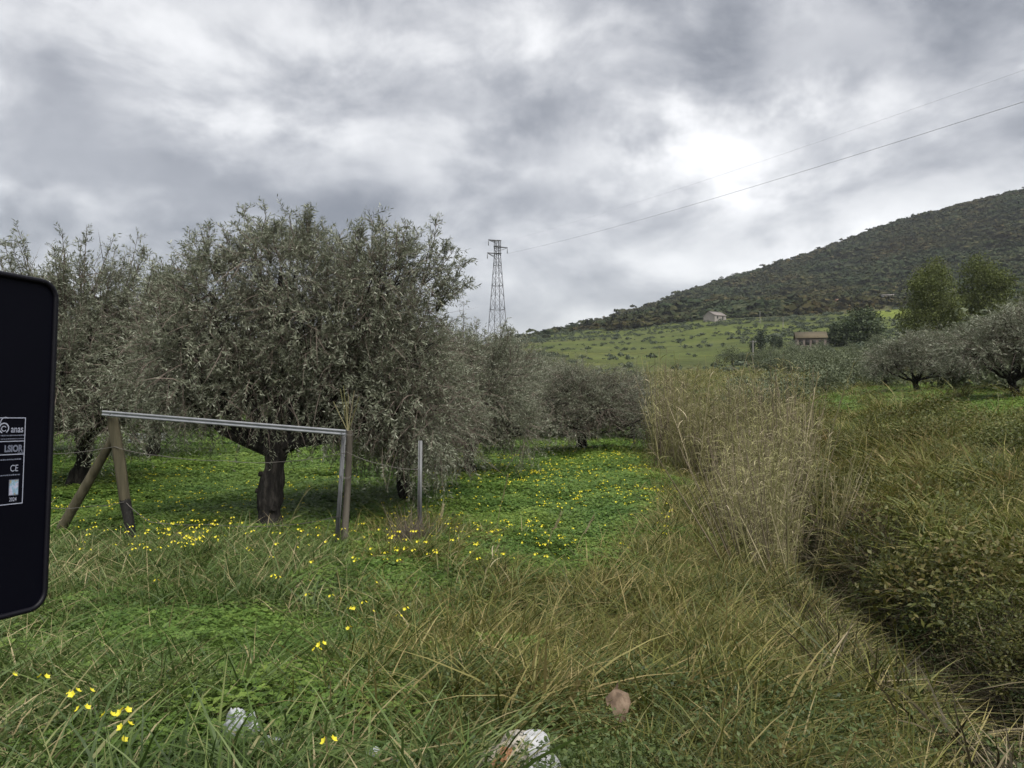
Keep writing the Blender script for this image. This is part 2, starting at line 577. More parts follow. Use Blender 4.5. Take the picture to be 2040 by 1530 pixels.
M['wire'] = rough_mat('wire', [(0.3, (0.10, 0.09, 0.08)), (0.7, (0.17, 0.16, 0.15))], 30, 0.6, 0.0, metal=0.5)
M['pylon'] = rough_mat('pylon', [(0.3, (0.085, 0.088, 0.095)), (0.7, (0.12, 0.124, 0.132))], 0.5, 0.6, 0.0, metal=0.3)
M['glass_ins'] = rough_mat('glass_ins', [(0.3, (0.10, 0.11, 0.12)), (0.7, (0.16, 0.17, 0.18))], 3, 0.3, 0.0)
M['cable'] = rough_mat('cable', [(0.3, (0.2, 0.205, 0.21)), (0.7, (0.25, 0.255, 0.26))], 0.3, 0.6, 0.0)
M['sign_black'] = rough_mat('sign_black', [(0.3, (0.0012, 0.0014, 0.0038)), (0.7, (0.0018, 0.002, 0.005))], 5, 0.55, 0.02, spec=0.08)
M['sign_edge'] = rough_mat('sign_edge', [(0.3, (0.0025, 0.0025, 0.005)), (0.7, (0.004, 0.004, 0.007))], 20, 0.5, 0.05, spec=0.2)
M['print'] = rough_mat('print', [(0.3, (0.22, 0.24, 0.31)), (0.7, (0.29, 0.31, 0.38))], 60, 0.6, 0.0)
M['print_dim'] = rough_mat('print_dim', [(0.3, (0.09, 0.10, 0.14)), (0.7, (0.13, 0.145, 0.19))], 60, 0.6, 0.0)
M['hologram'] = rough_mat('hologram', [(0.25, (0.20, 0.22, 0.20)), (0.42, (0.34, 0.28, 0.18)), (0.52, (0.22, 0.40, 0.55)), (0.62, (0.50, 0.48, 0.62)), (0.8, (0.18, 0.24, 0.30))], 90, 0.35, 0.0, metal=0.3)
M['concrete'] = rough_mat('concrete', [(0.3, (0.09, 0.08, 0.075)), (0.5, (0.15, 0.14, 0.132)), (0.7, (0.21, 0.20, 0.19))], 26, 0.9, 0.7, bdist=0.01)
M['plastic_white'] = rough_mat('plastic_white', [(0.3, (0.24, 0.26, 0.28)), (0.6, (0.37, 0.385, 0.40))], 9, 0.4, 0.2)
M['sheet'] = rough_mat('sheet', [(0.3, (0.16, 0.17, 0.165)), (0.6, (0.25, 0.26, 0.255))], 3, 0.7, 0.1)
M['paper'] = rough_mat('paper', [(0.35, (0.05, 0.034, 0.022)), (0.5, (0.105, 0.072, 0.048)), (0.65, (0.17, 0.125, 0.088))], 14, 0.85, 0.3)
M['ink'] = rough_mat('ink', [(0.3, (0.05, 0.05, 0.055)), (0.7, (0.13, 0.13, 0.13))], 40, 0.7, 0.0)
M['stucco_pale'] = rough_mat('stucco_pale', [(0.3, (0.19, 0.175, 0.155)), (0.6, (0.26, 0.24, 0.22))], 1.2, 0.9, 0.1)
M['stucco_pink'] = rough_mat('stucco_pink', [(0.25, (0.09, 0.075, 0.065)), (0.5, (0.18, 0.145, 0.13)), (0.75, (0.23, 0.19, 0.17))], 0.8, 0.9, 0.1)
M['stucco_orange'] = rough_mat('stucco_orange', [(0.3, (0.22, 0.13, 0.08)), (0.6, (0.28, 0.17, 0.11))], 1.0, 0.9, 0.1)
M['stucco_white'] = rough_mat('stucco_white', [(0.3, (0.27, 0.27, 0.26)), (0.6, (0.34, 0.34, 0.33))], 1.0, 0.9, 0.1)
M['roof_tile'] = rough_mat('roof_tile', [(0.3, (0.055, 0.045, 0.028)), (0.5, (0.085, 0.068, 0.042)), (0.7, (0.078, 0.075, 0.038))], 1.6, 0.9, 0.3)
M['roof_grey'] = rough_mat('roof_grey', [(0.3, (0.13, 0.115, 0.105)), (0.6, (0.18, 0.16, 0.148))], 1.6, 0.9, 0.3)
M['roof_orange'] = rough_mat('roof_orange', [(0.3, (0.20, 0.115, 0.07)), (0.6, (0.27, 0.155, 0.10))], 1.6, 0.9, 0.3)
M['dark_opening'] = rough_mat('dark_opening', [(0.3, (0.012, 0.011, 0.01)), (0.7, (0.03, 0.027, 0.025))], 2, 0.7, 0.0)
M['pole_pale'] = rough_mat('pole_pale', [(0.3, (0.17, 0.165, 0.155)), (0.7, (0.22, 0.21, 0.20))], 2, 0.8, 0.0)

# sack: white woven plastic with tan and orange print areas
m, t, o = new_mat('sack_print')
tcn = N(t, 'ShaderNodeTexCoord')
sx = N(t, 'ShaderNodeSeparateXYZ')
L(t, tcn.outputs['Object'], sx.inputs[0])
nz = noise(t, tcn.outputs['Object'], 12, 4, 0.6)
base = ramp(t, nz, [(0.3, (0.16, 0.14, 0.105)), (0.5, (0.24, 0.215, 0.17)), (0.7, (0.30, 0.28, 0.24))])
nb = math_node(t, 'MULTIPLY', math_node(t, 'SUBTRACT', nz, 0.5), 0.10)
wx = math_node(t, 'ADD', sx.outputs[0], nb)
wy = math_node(t, 'ADD', sx.outputs[1], nb)
# orange diagonal patch in the left half, plain white right end
og = math_node(t, 'LESS_THAN', math_node(t, 'ABSOLUTE', math_node(t, 'ADD', math_node(t, 'SUBTRACT', wx, math_node(t, 'MULTIPLY', wy, 0.55)), 0.055)), 0.026)
og = math_node(t, 'MULTIPLY', og, math_node(t, 'LESS_THAN', wy, 0.035))
wh = math_node(t, 'GREATER_THAN', wx, 0.045)
m1 = N(t, 'ShaderNodeMix', data_type='RGBA')
L(t, og, m1.inputs[0])
L(t, base, m1.inputs[6])
m1.inputs[7].default_value = (0.22, 0.105, 0.045, 1)
m2 = N(t, 'ShaderNodeMix', data_type='RGBA')
L(t, wh, m2.inputs[0])
L(t, m1.outputs[2], m2.inputs[6])
m2.inputs[7].default_value = (0.34, 0.345, 0.355, 1)
bs = N(t, 'ShaderNodeBsdfPrincipled', ins={'Roughness': 0.55})
L(t, m2.outputs[2], bs.inputs['Base Color'])
bp = N(t, 'ShaderNodeBump', ins={'Strength': 0.4, 'Distance': 0.01})
L(t, nz, bp.inputs['Height'])
L(t, bp.outputs[0], bs.inputs['Normal'])
L(t, bs.outputs[0], o.inputs[0])
M['sack'] = m

# ground: soil and turf near, land-use colours far (vertex colour), fine mottling from noise
m, t, o = new_mat('ground')
vc = N(t, 'ShaderNodeAttribute', attribute_name='land')
g = N(t, 'ShaderNodeNewGeometry')
na = noise(t, g.outputs['Position'], 0.9, 6, 0.65)
nb_ = noise(t, g.outputs['Position'], 0.045, 6, 0.65, 0.4)
mm = ramp(t, na, [(0.3, (0.55, 0.55, 0.5)), (0.7, (1.35, 1.3, 1.2))])
mn = ramp(t, nb_, [(0.35, (0.72, 0.74, 0.7)), (0.65, (1.25, 1.2, 1.15))])
x1 = N(t, 'ShaderNodeMix', data_type='RGBA', blend_type='MULTIPLY')
x1.inputs[0].default_value = 1
L(t, vc.outputs['Color'], x1.inputs[6])
L(t, mm, x1.inputs[7])
x2 = N(t, 'ShaderNodeMix', data_type='RGBA', blend_type='MULTIPLY')
x2.inputs[0].default_value = 1
L(t, x1.outputs[2], x2.inputs[6])
L(t, mn, x2.inputs[7])
sxp = N(t, 'ShaderNodeSeparateXYZ')
L(t, g.outputs['Position'], sxp.inputs[0])
rd_ = math_node(t, 'SQRT', math_node(t, 'ADD', math_node(t, 'MULTIPLY', sxp.outputs[0], sxp.outputs[0]), math_node(t, 'MULTIPLY', sxp.outputs[1], sxp.outputs[1])))
hm_ = math_node(t, 'MULTIPLY', math_node(t, 'GREATER_THAN', rd_, 110.0), math_node(t, 'LESS_THAN', rd_, 480.0))
ph_ = math_node(t, 'ADD', math_node(t, 'MULTIPLY', sxp.outputs[2], 2.3), math_node(t, 'MULTIPLY', nb_, 9.0))
tw_ = math_node(t, 'SINE', ph_)
tcl = ramp(t, tw_, [(0.0, (0.9, 0.92, 0.9)), (0.55, (1.0, 1.0, 1.0)), (0.8, (0.62, 0.62, 0.6)), (1.0, (1.28, 1.22, 1.15))])
x3 = N(t, 'ShaderNodeMix', data_type='RGBA', blend_type='MULTIPLY')
L(t, hm_, x3.inputs[0])
L(t, x2.outputs[2], x3.inputs[6])
L(t, tcl, x3.inputs[7])
bs = N(t, 'ShaderNodeBsdfPrincipled', ins={'Roughness': 0.95, 'Specular IOR Level': 0.1})
L(t, x3.outputs[2], bs.inputs['Base Color'])
bp = N(t, 'ShaderNodeBump', ins={'Strength': 0.6, 'Distance': 0.06})
L(t, na, bp.inputs['Height'])
L(t, bp.outputs[0], bs.inputs['Normal'])
L(t, bs.outputs[0], o.inputs[0])
M['ground'] = m

# ------------------------------------------------------------------ the land
azs = np.concatenate([np.linspace(-180, -46, 60, endpoint=False), np.linspace(-46, 46, 470, endpoint=False), np.linspace(46, 180, 60, endpoint=False)])
azs = np.radians(azs)
rr = np.concatenate([np.geomspace(0.6, 45, 150, endpoint=False), np.geomspace(45, 1400, 190, endpoint=False), np.geomspace(1400, 9000, 14)])
AZ, RR = np.meshgrid(azs, rr)
GX = RR * np.sin(AZ)
GY = RR * np.cos(AZ)
GZ = H(GX, GY)


def land_colour(x, y, z):
    r = np.hypot(x, y)
    az = np.arctan2(x, y)
    px = 1020 + FPX * np.tan(np.clip(az, -1.2, 1.2))
    n = fbm(x * 0.02, y * 0.02, 21)
    n2 = fbm(x * 0.008 + 9, y * 0.02, 31)
    soil = np.array([0.016, 0.013, 0.008])
    turf = np.array([0.045, 0.075, 0.018])
    bright = np.array([0.068, 0.088, 0.026])
    dull = np.array([0.050, 0.062, 0.027])
    brown = np.array([0.062, 0.058, 0.030])
    maq = np.array([0.024, 0.031, 0.017])
    col = np.zeros(x.shape + (3,))
    col[:] = turf
    d = x - ditch_c(y)
    ms = np.exp(-((d - 0.15) / 1.25) ** 4) * sstep(40, 20, y)
    bankm = sstep(0.6, 1.5, d) * sstep(20, 12, d) * sstep(30, 22, r)
    col = col * (1 - ms[..., None]) + soil * ms[..., None]
    col = col * (1 - 0.7 * bankm[..., None]) + soil * 0.7 * bankm[..., None]
    tf = sstep(32, 60, r)[..., None]
    k = sstep(0.34, 0.52, n)[..., None]
    hill = bright * k + dull * (1 - k)
    k2 = (sstep(0.60, 0.68, n2) * sstep(100, 160, r))[..., None]
    hill = hill * (1 - 0.8 * k2) + brown * 0.8 * k2
    # the open green field on the slope, and the small bright one below the wood
    fld = (np.exp(-((px - 1270) / 250) ** 4) * np.exp(-((r - 265) / 150) ** 4))[..., None]
    hill = hill * (1 - 0.75 * fld) + bright * 1.05 * 0.75 * fld
    fl2 = (np.exp(-((px - 1790) / 80) ** 4) * np.exp(-((r - 430) / 45) ** 4))[..., None]
    hill = hill * (1 - fl2) + np.array([0.12, 0.155, 0.032]) * fl2
    col = col * (1 - tf) + hill * tf
    edge = 505 + 70 * (fbm(x * 0.01, y * 0.01, 41) - 0.5)
    tm = (sstep(-20, 30, r - edge) * sstep(1170, 1250, px))[..., None]
    m2 = maq * (0.75 + 0.6 * fbm(x * 0.012, y * 0.012, 51))[..., None]
    red = sstep(0.5, 0.62, fbm(x * 0.01 + 3, y * 0.01, 61))[..., None]
    m2 = m2 * (1 - red * 0.5) + np.array([0.045, 0.037, 0.025]) * red * 0.5
    col = col * (1 - tm) + m2 * tm
    rd = sstep(2.4, 1.8, y)[..., None] * (r < 40)[..., None]
    col = col * (1 - rd) + np.array([0.06, 0.055, 0.05]) * rd
    return col


LC = land_colour(GX, GY, GZ)
na_ = len(azs)


def ring_mesh(name, i0, i1, centre=False):
    idx = np.arange(i0, i1 + 1)
    v = np.stack([GX[idx], GY[idx], GZ[idx]], -1).reshape(-1, 3)
    c = LC[idx].reshape(-1, 3)
    k = len(idx)
    i = np.arange(k - 1)[:, None] * na_
    j = np.arange(na_)[None, :]
    j2 = (j + 1) % na_
    f = np.stack([i + j, i + na_ + j, i + na_ + j2, i + j2], -1).reshape(-1, 4)
    mb = MB()
    mb.add(v, f)
    if centre:
        mb.add([[0, 0, h1(0, 0)]], np.zeros((0, 3), int))
        c = np.concatenate([c, [[0.06, 0.055, 0.05]]])
        tri = np.stack([np.arange(na_), (np.arange(na_) + 1) % na_, np.full(na_, len(v))], -1)
        mb.f.append(tri)
        mb.m.append(np.zeros(na_, np.int32))
    me = mb.mesh(name, M['ground'], True)
    a = me.attributes.new('land', 'FLOAT_COLOR', 'POINT')
    a.data.foreach_set('color', np.concatenate([c, np.ones((len(c), 1))], 1).astype(np.float32).ravel())
    ob = bpy.data.objects.new(name, me)
    C.objects.link(ob)
    ob['kind'] = 'structure'
    return ob


i1 = int(np.searchsorted(rr, 75))
i2 = int(np.searchsorted(rr, 505))
ring_mesh('ground', 0, i1, True)
ring_mesh('hillside', i1, i2)
ring_mesh('mountain', i2, len(rr) - 1)


# ------------------------------------------------------------------ scattering of uncountable plants (geometry nodes)
def scatter(name, pts, rot, scl, idx, protos, label, cat):
    me = bpy.data.meshes.new(name)
    n = len(pts)
    me.vertices.add(n)
    me.vertices.foreach_set('co', np.asarray(pts, np.float32).ravel())
    a = me.attributes.new('rot', 'FLOAT_VECTOR', 'POINT')
    a.data.foreach_set('vector', np.asarray(rot, np.float32).ravel())
    scl = np.asarray(scl, np.float32)
    if scl.ndim == 1:
        scl = np.repeat(scl[:, None], 3, 1)
    a = me.attributes.new('scl', 'FLOAT_VECTOR', 'POINT')
    a.data.foreach_set('vector', scl.ravel())
    a = me.attributes.new('idx', 'INT', 'POINT')
    a.data.foreach_set('value', np.asarray(idx, np.int32))
    ob = bpy.data.objects.new(name, me)
    C.objects.link(ob)
    g = bpy.data.node_groups.new(name, 'GeometryNodeTree')
    g.interface.new_socket('Geometry', in_out='INPUT', socket_type='NodeSocketGeometry')
    g.interface.new_socket('Geometry', in_out='OUTPUT', socket_type='NodeSocketGeometry')
    gi = g.nodes.new('NodeGroupInput')
    go = g.nodes.new('NodeGroupOutput')
    jn = g.nodes.new('GeometryNodeJoinGeometry')
    for p in reversed(protos):        # the join lists its inputs last linked first
        oi = g.nodes.new('GeometryNodeObjectInfo')
        oi.inputs['Object'].default_value = p
        oi.inputs['As Instance'].default_value = False
        gt = g.nodes.new('GeometryNodeGeometryToInstance')
        g.links.new(oi.outputs['Geometry'], gt.inputs[0])
        g.links.new(gt.outputs[0], jn.inputs[0])
    ip = g.nodes.new('GeometryNodeInstanceOnPoints')
    ip.inputs['Pick Instance'].default_value = True

    def attr(nm, typ):
        x = g.nodes.new('GeometryNodeInputNamedAttribute')
        x.data_type = typ
        x.inputs['Name'].default_value = nm
        return x.outputs['Attribute']
    er = g.nodes.new('FunctionNodeEulerToRotation')
    g.links.new(attr('rot', 'FLOAT_VECTOR'), er.inputs[0])
    g.links.new(gi.outputs[0], ip.inputs['Points'])
    g.links.new(jn.outputs[0], ip.inputs['Instance'])
    g.links.new(attr('idx', 'INT'), ip.inputs['Instance Index'])
    g.links.new(er.outputs[0], ip.inputs['Rotation'])
    g.links.new(attr('scl', 'FLOAT_VECTOR'), ip.inputs['Scale'])
    g.links.new(ip.outputs[0], go.inputs[0])
    md = ob.modifiers.new('scatter', 'NODES')
    md.node_group = g
    tag(ob, label, cat, kind='stuff')
    return ob


def grass_patch(name, mat, nc, prad, n, radius, lmin, lmax, width, lean, droop, sweep=(0, 0), tone=(0.1, 0.8), dry=0.1, segs=4, jit=0.16):
    """a patch of several tufts; each tuft has its own lean, height and colour"""
    mb = MB()
    for c in range(nc):
        ca = rng.random() * 6.28
        cr_ = prad * math.sqrt(rng.random())
        a = rng.random(n) * 2 * np.pi
        r_ = radius * np.sqrt(rng.random(n))
        base = np.stack([np.cos(a) * r_ + cr_ * math.cos(ca), np.sin(a) * r_ + cr_ * math.sin(ca), np.full(n, -0.04)], -1)
        la = rng.random(n) * 2 * np.pi
        lm = lean * rng.random(n) ** 0.7
        cs = rng.normal(size=2) * 0.22 + np.array(sweep)
        d = nrm(np.stack([np.cos(la) * lm + cs[0], np.sin(la) * lm + cs[1], np.ones(n)], -1))
        ch = 0.65 + 0.6 * rng.random()
        ln = (lmin + (lmax - lmin) * rng.random(n) ** 1.3) * ch
        hd = d.copy()
        hd[:, 2] = 0
        hd = nrm(hd + 0.15 * rng.normal(size=(n, 3)) * [1, 1, 0])
        bend = hd * (droop * (0.4 + 0.8 * rng.random(n)))[:, None]
        bend *= (rng.random(n) ** 0.6)[:, None]
        bend[:, 2] = -droop * (0.1 + 0.9 * rng.random(n))
        side = nrm(np.cross(d, rdir(n) * 0.6 + np.array([0, 0, 0.2]) + hd))
        tn = tone[0] + (tone[1] - tone[0]) * rng.random(n) + jit * rng.normal()
        tn = np.where(rng.random(n) < dry * 2 * rng.random(), 0.85 + 0.15 * rng.random(n), tn)
        ribbons(mb, base, d, side, ln, width * (0.6 + 0.8 * rng.random(n)), bend, segs, np.clip(tn, 0, 1))
    return mb.obj(name, mat, link=False)


def clover_patch(name, n, radius, hmin, hmax, ls):
    mb = MB()
    a = rng.random(n) * 2 * np.pi
    r_ = radius * np.sqrt(rng.random(n))
    c = np.stack([np.cos(a) * r_, np.sin(a) * r_, np.zeros(n)], -1)
    off = rng.random(2) * 50
    bump = fbm(c[:, 0] * 7 + off[0], c[:, 1] * 7 + off[1], 9, 2)
    hh = (hmin + (hmax - hmin) * (0.55 * bump + 0.45 * rng.random(n))) * (1 - 0.5 * (r_ / radius) ** 3)
    c[:, 2] = hh
    up_ = nrm(np.stack([rng.normal(size=n) * 0.3, rng.normal(size=n) * 0.3, np.ones(n)], -1))
    sz = ls * (0.7 + 0.6 * rng.random(n))
    tn = np.clip(0.1 + 0.5 * rng.random(n) + 0.5 * bump, 0, 1)
    a0 = rng.random(n) * 6.28
    for k in range(3):
        an = a0 + k * 2.094
        d = np.stack([np.cos(an), np.sin(an), 0.1 * rng.normal(size=n)], -1)
        d = nrm(d - up_ * (d * up_).sum(-1, keepdims=True))
        leaves(mb, c, d, up_, sz, sz * 1.05, tn, 0, -0.12)
    return mb.obj(name, M['clover'], link=False)


def herb_clump(name, n, radius, h, ls, mat):
    mb = MB()
    a = rng.random(n) * 2 * np.pi
    r_ = radius * np.sqrt(rng.random(n))
    hh = h * rng.random(n) ** 0.7 * (1 - 0.5 * (r_ / radius) ** 2)
    c = np.stack([np.cos(a) * r_, np.sin(a) * r_, hh], -1)
    d = nrm(rdir(n) * [1, 1, 0.5] + [0, 0, 0.25])
    nor = nrm(rdir(n) * 0.7 + [0, 0, 1])
    leaves(mb, c, d, nor, ls * (0.6 + 0.8 * rng.random(n)), ls * 0.5 * (0.6 + 0.8 * rng.random(n)), 0.1 + 0.8 * rng.random(n), 0, 0.08)
    return mb.obj(name, mat, link=False)


def reed_clump(name, n, hmin, hmax, spread, green):
    mb = MB()
    for i in range(n):
        a = rng.random() * 6.28
        r_ = spread * math.sqrt(rng.random())
        p = np.array([math.cos(a) * r_, math.sin(a) * r_, -0.1])
        hgt = hmin + (hmax - hmin) * rng.random()
        ln_ = rng.normal(size=2) * 0.09
        cv = rng.normal(size=2) * 0.06
        ts = np.linspace(0, 1, 5)
        pts = np.stack([p[0] + hgt * (ln_[0] * ts + cv[0] * ts ** 2), p[1] + hgt * (ln_[1] * ts + cv[1] * ts ** 2), p[2] + hgt * ts], -1)
        tn = 0.15 + 0.7 * rng.random()
        tube(mb, pts, np.linspace(0.012, 0.004, 5) * (0.7 + 0.6 * rng.random()), 3, tn, 0, cap=False)
        k = int(4 + hgt * 3.0)
        tt = 0.25 + 0.75 * rng.random(k)
        b = np.stack([np.interp(tt, ts, pts[:, j]) for j in range(3)], -1)
        la = rng.random(k) * 6.28
        d = nrm(np.stack([np.cos(la) * 0.6, np.sin(la) * 0.6, np.ones(k)], -1))
        bend = np.stack([np.cos(la) * 0.5, np.sin(la) * 0.5, -0.9 * (0.3 + rng.random(k))], -1)
        side = nrm(np.cross(d, rdir(k)))
        lt = np.where(rng.random(k) < green, 0.5 + 0.12 * rng.random(k), 0.1 + 0.8 * rng.random(k))
        ribbons(mb, b, d, side, 0.14 + 0.26 * rng.random(k), 0.009 + 0.009 * rng.random(k), bend, 3, lt)
    return mb.obj(name, M['reed'], link=False)


def bush_proto(name, mat, n, flat=0.7, ls=0.30):
    """rounded unit shrub of leaf-sized facets, radius 1"""
    mb = MB()
    nl = 7
    lc = np.concatenate([[[0, 0, 0.45]], np.stack([rng.normal(size=nl) * 0.38, rng.normal(size=nl) * 0.38, 0.25 + 0.5 * rng.random(nl)], -1)])
    lr = np.concatenate([[0.6], 0.28 + 0.2 * rng.random(nl)])
    k = rng.integers(0, nl + 1, n)
    u = rdir(n)
    u[:, 2] = np.abs(u[:, 2]) * 1.0 - 0.25
    p = lc[k] + u * (lr[k] * (0.75 + 0.3 * rng.random(n)))[:, None]
    p[:, 2] = np.maximum(p[:, 2] * flat, -0.05)
    d = nrm(np.cross(u, rdir(n)) + u * 0.25)
    nor = nrm(u + [0, 0, 0.5] + rdir(n) * 0.3)
    s = ls * (0.6 + 0.8 * rng.random(n))
    leaves(mb, p - d * (s * 0.5)[:, None], d, nor, s, s * 0.75, 0.15 + 0.7 * rng.random(n), 0, 0.0)
    return mb.obj(name, mat, link=False)


# ------------------------------------------------------------------ olive trees
def olive_mesh(seed, trunk_r, fork_h, lobes, n_shoot, n_leaf, leaf_len, n_spike, n_twig, lean=(0, 0), mats=None, spike_h=0.8, bare=0.5, leaders=()):
    """returns (trunk mesh, crown mesh). lobes: (x, y, z, rx, ry, rz, weight) in metres from the trunk base"""
    global rng
    keep = rng
    rng = np.random.default_rng(seed)
    lob = np.array(lobes, float)
    tr = MB()
    # gnarled trunk
    k = 22
    ts = np.linspace(0, 1, k)
    fork = np.array([lean[0], lean[1], fork_h])
    pts = ts[:, None] * fork[None, :] + np.stack([0.05 * np.sin(ts * 5 + seed), 0.05 * np.cos(ts * 4 + seed), np.zeros(k)], -1)
    pts[0, 2] = -0.15
    rad = trunk_r * (1.0 + 0.45 * np.exp(-ts * 9) - 0.06 * ts) * (1 + 0.10 * np.sin(ts * 11 + seed) + 0.05 * np.sin(ts * 23))
    sd_ = 22
    ang = np.linspace(0, 2 * np.pi, sd_, endpoint=False)
    fl = 1 + 0.10 * np.sin(5 * ang[None, :] + 2.5 * ts[:, None] * 3 + seed) + 0.07 * np.sin(9 * ang[None, :] - 5 * ts[:, None] + 2) + 0.16 * (rng.random((k, sd_)) - 0.5)
    rr2 = rad[:, None] * fl
    tv_ = np.stack([pts[:, None, 0] + rr2 * np.cos(ang), pts[:, None, 1] + rr2 * np.sin(ang), np.repeat(pts[:, None, 2], sd_, 1)], -1)
    i_ = np.arange(k - 1)[:, None] * sd_
    j_ = np.arange(sd_)[None, :]
    tr.add(tv_.reshape(-1, 3), np.stack([i_ + j_, i_ + (j_ + 1) % sd_, i_ + sd_ + (j_ + 1) % sd_, i_ + sd_ + j_], -1).reshape(-1, 4))
    tube(tr, [pts[-1] - [0, 0, 0.12], pts[-1] + [0, 0, 0.10]], [rad[-1] * 0.95, rad[-1] * 0.55], 10, rough=0.3)
    # root flare buttresses and old cuts
    for i in range(4):
        a = rng.random() * 6.28
        e = np.array([math.cos(a), math.sin(a), 0]) * trunk_r
        tube(tr, [pts[6] + e * 0.5, pts[3] + e * 0.85, np.array([0, 0, 0.03]) + e * 1.5, np.array([0, 0, -0.1]) + e * 2.1], [trunk_r * 0.35, trunk_r * 0.4, trunk_r * 0.35, trunk_r * 0.2], 6, rough=0.3)
    for i in range(3):
        a = rng.random() * 6.28
        q = pts[5 + i * 4]
        e = np.array([math.cos(a), math.sin(a), 0.3])
        tube(tr, [q + e * trunk_r * 0.6, q + e * trunk_r * 1.25], [trunk_r * 0.35, trunk_r * 0.22], 7, rough=0.3)
    tips = []
    for (x, y, z, rx, ry, rz, wt) in lob:
        c = np.array([x, y, z])
        st = fork * (0.85 + 0.15 * rng.random())
        end = c + np.array([0, 0, 0.1 * rz])
        s_ = np.linspace(0, 1, 7)[:, None]
        ctl = (st + end) / 2 + np.array([(x - fork[0]) * 0.25, (y - fork[1]) * 0.25, -0.12 * abs(z - fork_h)]) + rng.normal(size=3) * 0.08
        pl = (1 - s_) ** 2 * st + 2 * s_ * (1 - s_) * ctl + s_ ** 2 * end
        pl[1:-1] += rng.normal(size=(5, 3)) * 0.035
        tube(tr, pl, np.linspace(trunk_r * 0.55, trunk_r * 0.16, 7), 7, rough=0.2)
        for b in range(int(5 + 5 * wt)):
            u = rdir(1)[0]
            u[2] = abs(u[2]) * 0.8 - 0.15
            e2 = c + u * np.array([rx, ry, rz]) * (0.55 + 0.35 * rng.random())
            s0 = pl[rng.integers(3, 7)]
            cc = (s0 + e2) / 2 + rng.normal(size=3) * 0.12 + np.array([0, 0, -0.08])
            s2 = np.linspace(0, 1, 6)[:, None]
            pb = (1 - s2) ** 2 * s0 + 2 * s2 * (1 - s2) * cc + s2 ** 2 * e2
            tube(tr, pb, np.linspace(trunk_r * 0.14, 0.006, 6), 4, cap=False)
            tips.append(pb)
    cr = MB()
    wts = lob[:, 6] * (lob[:, 3] * lob[:, 4] * lob[:, 5]) ** 0.66
    wts = wts / wts.sum()

    def patchy(p):
        return 0.5 + 0.5 * np.sin(p[:, 0] * 2.6 + seed) * np.sin(p[:, 1] * 2.2 + 1.3 * seed) * np.sin(p[:, 2] * 3.1 + 0.7 * seed) + 0.25 * np.sin(p[:, 0] * 6.1 + p[:, 2] * 5.3)

    def shoots(root, dr, ln, droop, nl, dens):
        n = len(root)
        bend = np.zeros((n, 3))
        bend[:, 2] = -droop
        side = nrm(np.cross(dr, rdir(n)))
        ribbons(cr, root, dr, side, ln, np.full(n, 0.010), bend, 2, 0.25 + 0.5 * rng.random(n), 1)
        tt = np.linspace(0.12, 1.0, nl)
        for j, tv in enumerate(tt):
            keep_ = rng.random(n) < dens
            if not keep_.any():
                continue
            rt, dd, l_, bb = root[keep_], dr[keep_], ln[keep_], bend[keep_]
            m_ = len(rt)
            p = rt + dd * (l_ * tv)[:, None] + bb * (l_ * tv * tv)[:, None]
            tg = nrm(dd + 2 * bb * tv)
            rad_ = rdir(m_)
            rad_ = nrm(rad_ - tg * (rad_ * tg).sum(-1, keepdims=True))
            ld = nrm(tg * (0.45 + 0.5 * rng.random(m_))[:, None] + rad_ * 0.75)
            nor = nrm(np.cross(ld, rad_ + 0.2) + rdir(m_) * 0.7)
            ll = leaf_len * (0.65 + 0.65 * rng.random(m_))
            tn = np.clip(rng.beta(2.0, 3.2, m_), 0, 1)
            tn = np.where(rng.random(m_) < 0.035, 0.8 + 0.2 * rng.random(m_), tn)
            leaves(cr, p, ld, nor, ll, ll * 0.215, tn, 0)

    li = rng.choice(len(lob), n_shoot, p=wts)
    u = rdir(n_shoot)
    rad = rng.random(n_shoot) ** (1 / 2.6)
    p = lob[li, :3] + u * lob[li, 3:6] * rad[:, None]
    # irregular surface: push shoots in and out
    p += rdir(n_shoot) * 0.10
    upw = u[:, 2]
    dr = nrm(u * 0.75 + rdir(n_shoot) * 0.55 + np.stack([np.zeros(n_shoot), np.zeros(n_shoot), 0.55 * np.clip(upw + 0.25, -0.6, 1)], -1))
    droop = np.where(upw < 0.1, 0.12 + 0.3 * rng.random(n_shoot), 0.10 + 0.2 * rng.random(n_shoot))
    ln = 0.22 + 0.38 * rng.random(n_shoot)
    pt = patchy(p)
    dens = np.clip(np.where(pt < bare * 0.62, 0.18 + 0.3 * rng.random(n_shoot), 0.95), 0, 1)
    dens = np.where((upw > 0.35), np.maximum(dens, 0.85), dens)
    # thin the upper rim so that the sky shows through it
    dens = np.where((upw > 0.2) & (rad > 0.82) & (rng.random(n_shoot) < 0.5), 0.0, dens)
    p[:, 2] = np.maximum(p[:, 2], 0.25)
    shoots(p, dr, ln, droop, n_leaf, dens)
    # upright wispy shoots on top
    if n_spike:
        li = rng.choice(len(lob), n_spike, p=wts)
        u = rdir(n_spike)
        u[:, 2] = 0.45 + 0.55 * np.abs(u[:, 2])
        u = nrm(u)
        st = lob[li, :3] + u * lob[li, 3:6] * 0.9
        hh = spike_h * (0.45 + 0.75 * rng.random(n_spike))
        sdv = nrm(u * 0.35 + np.array([0, 0, 1.0]) + rng.normal(size=(n_spike, 3)) * 0.18)
        side = nrm(np.cross(sdv, rdir(n_spike)))
        ribbons(cr, st, sdv, side, hh, np.full(n_spike, 0.016), rng.normal(size=(n_spike, 3)) * 0.08, 3, 0.3, 1)
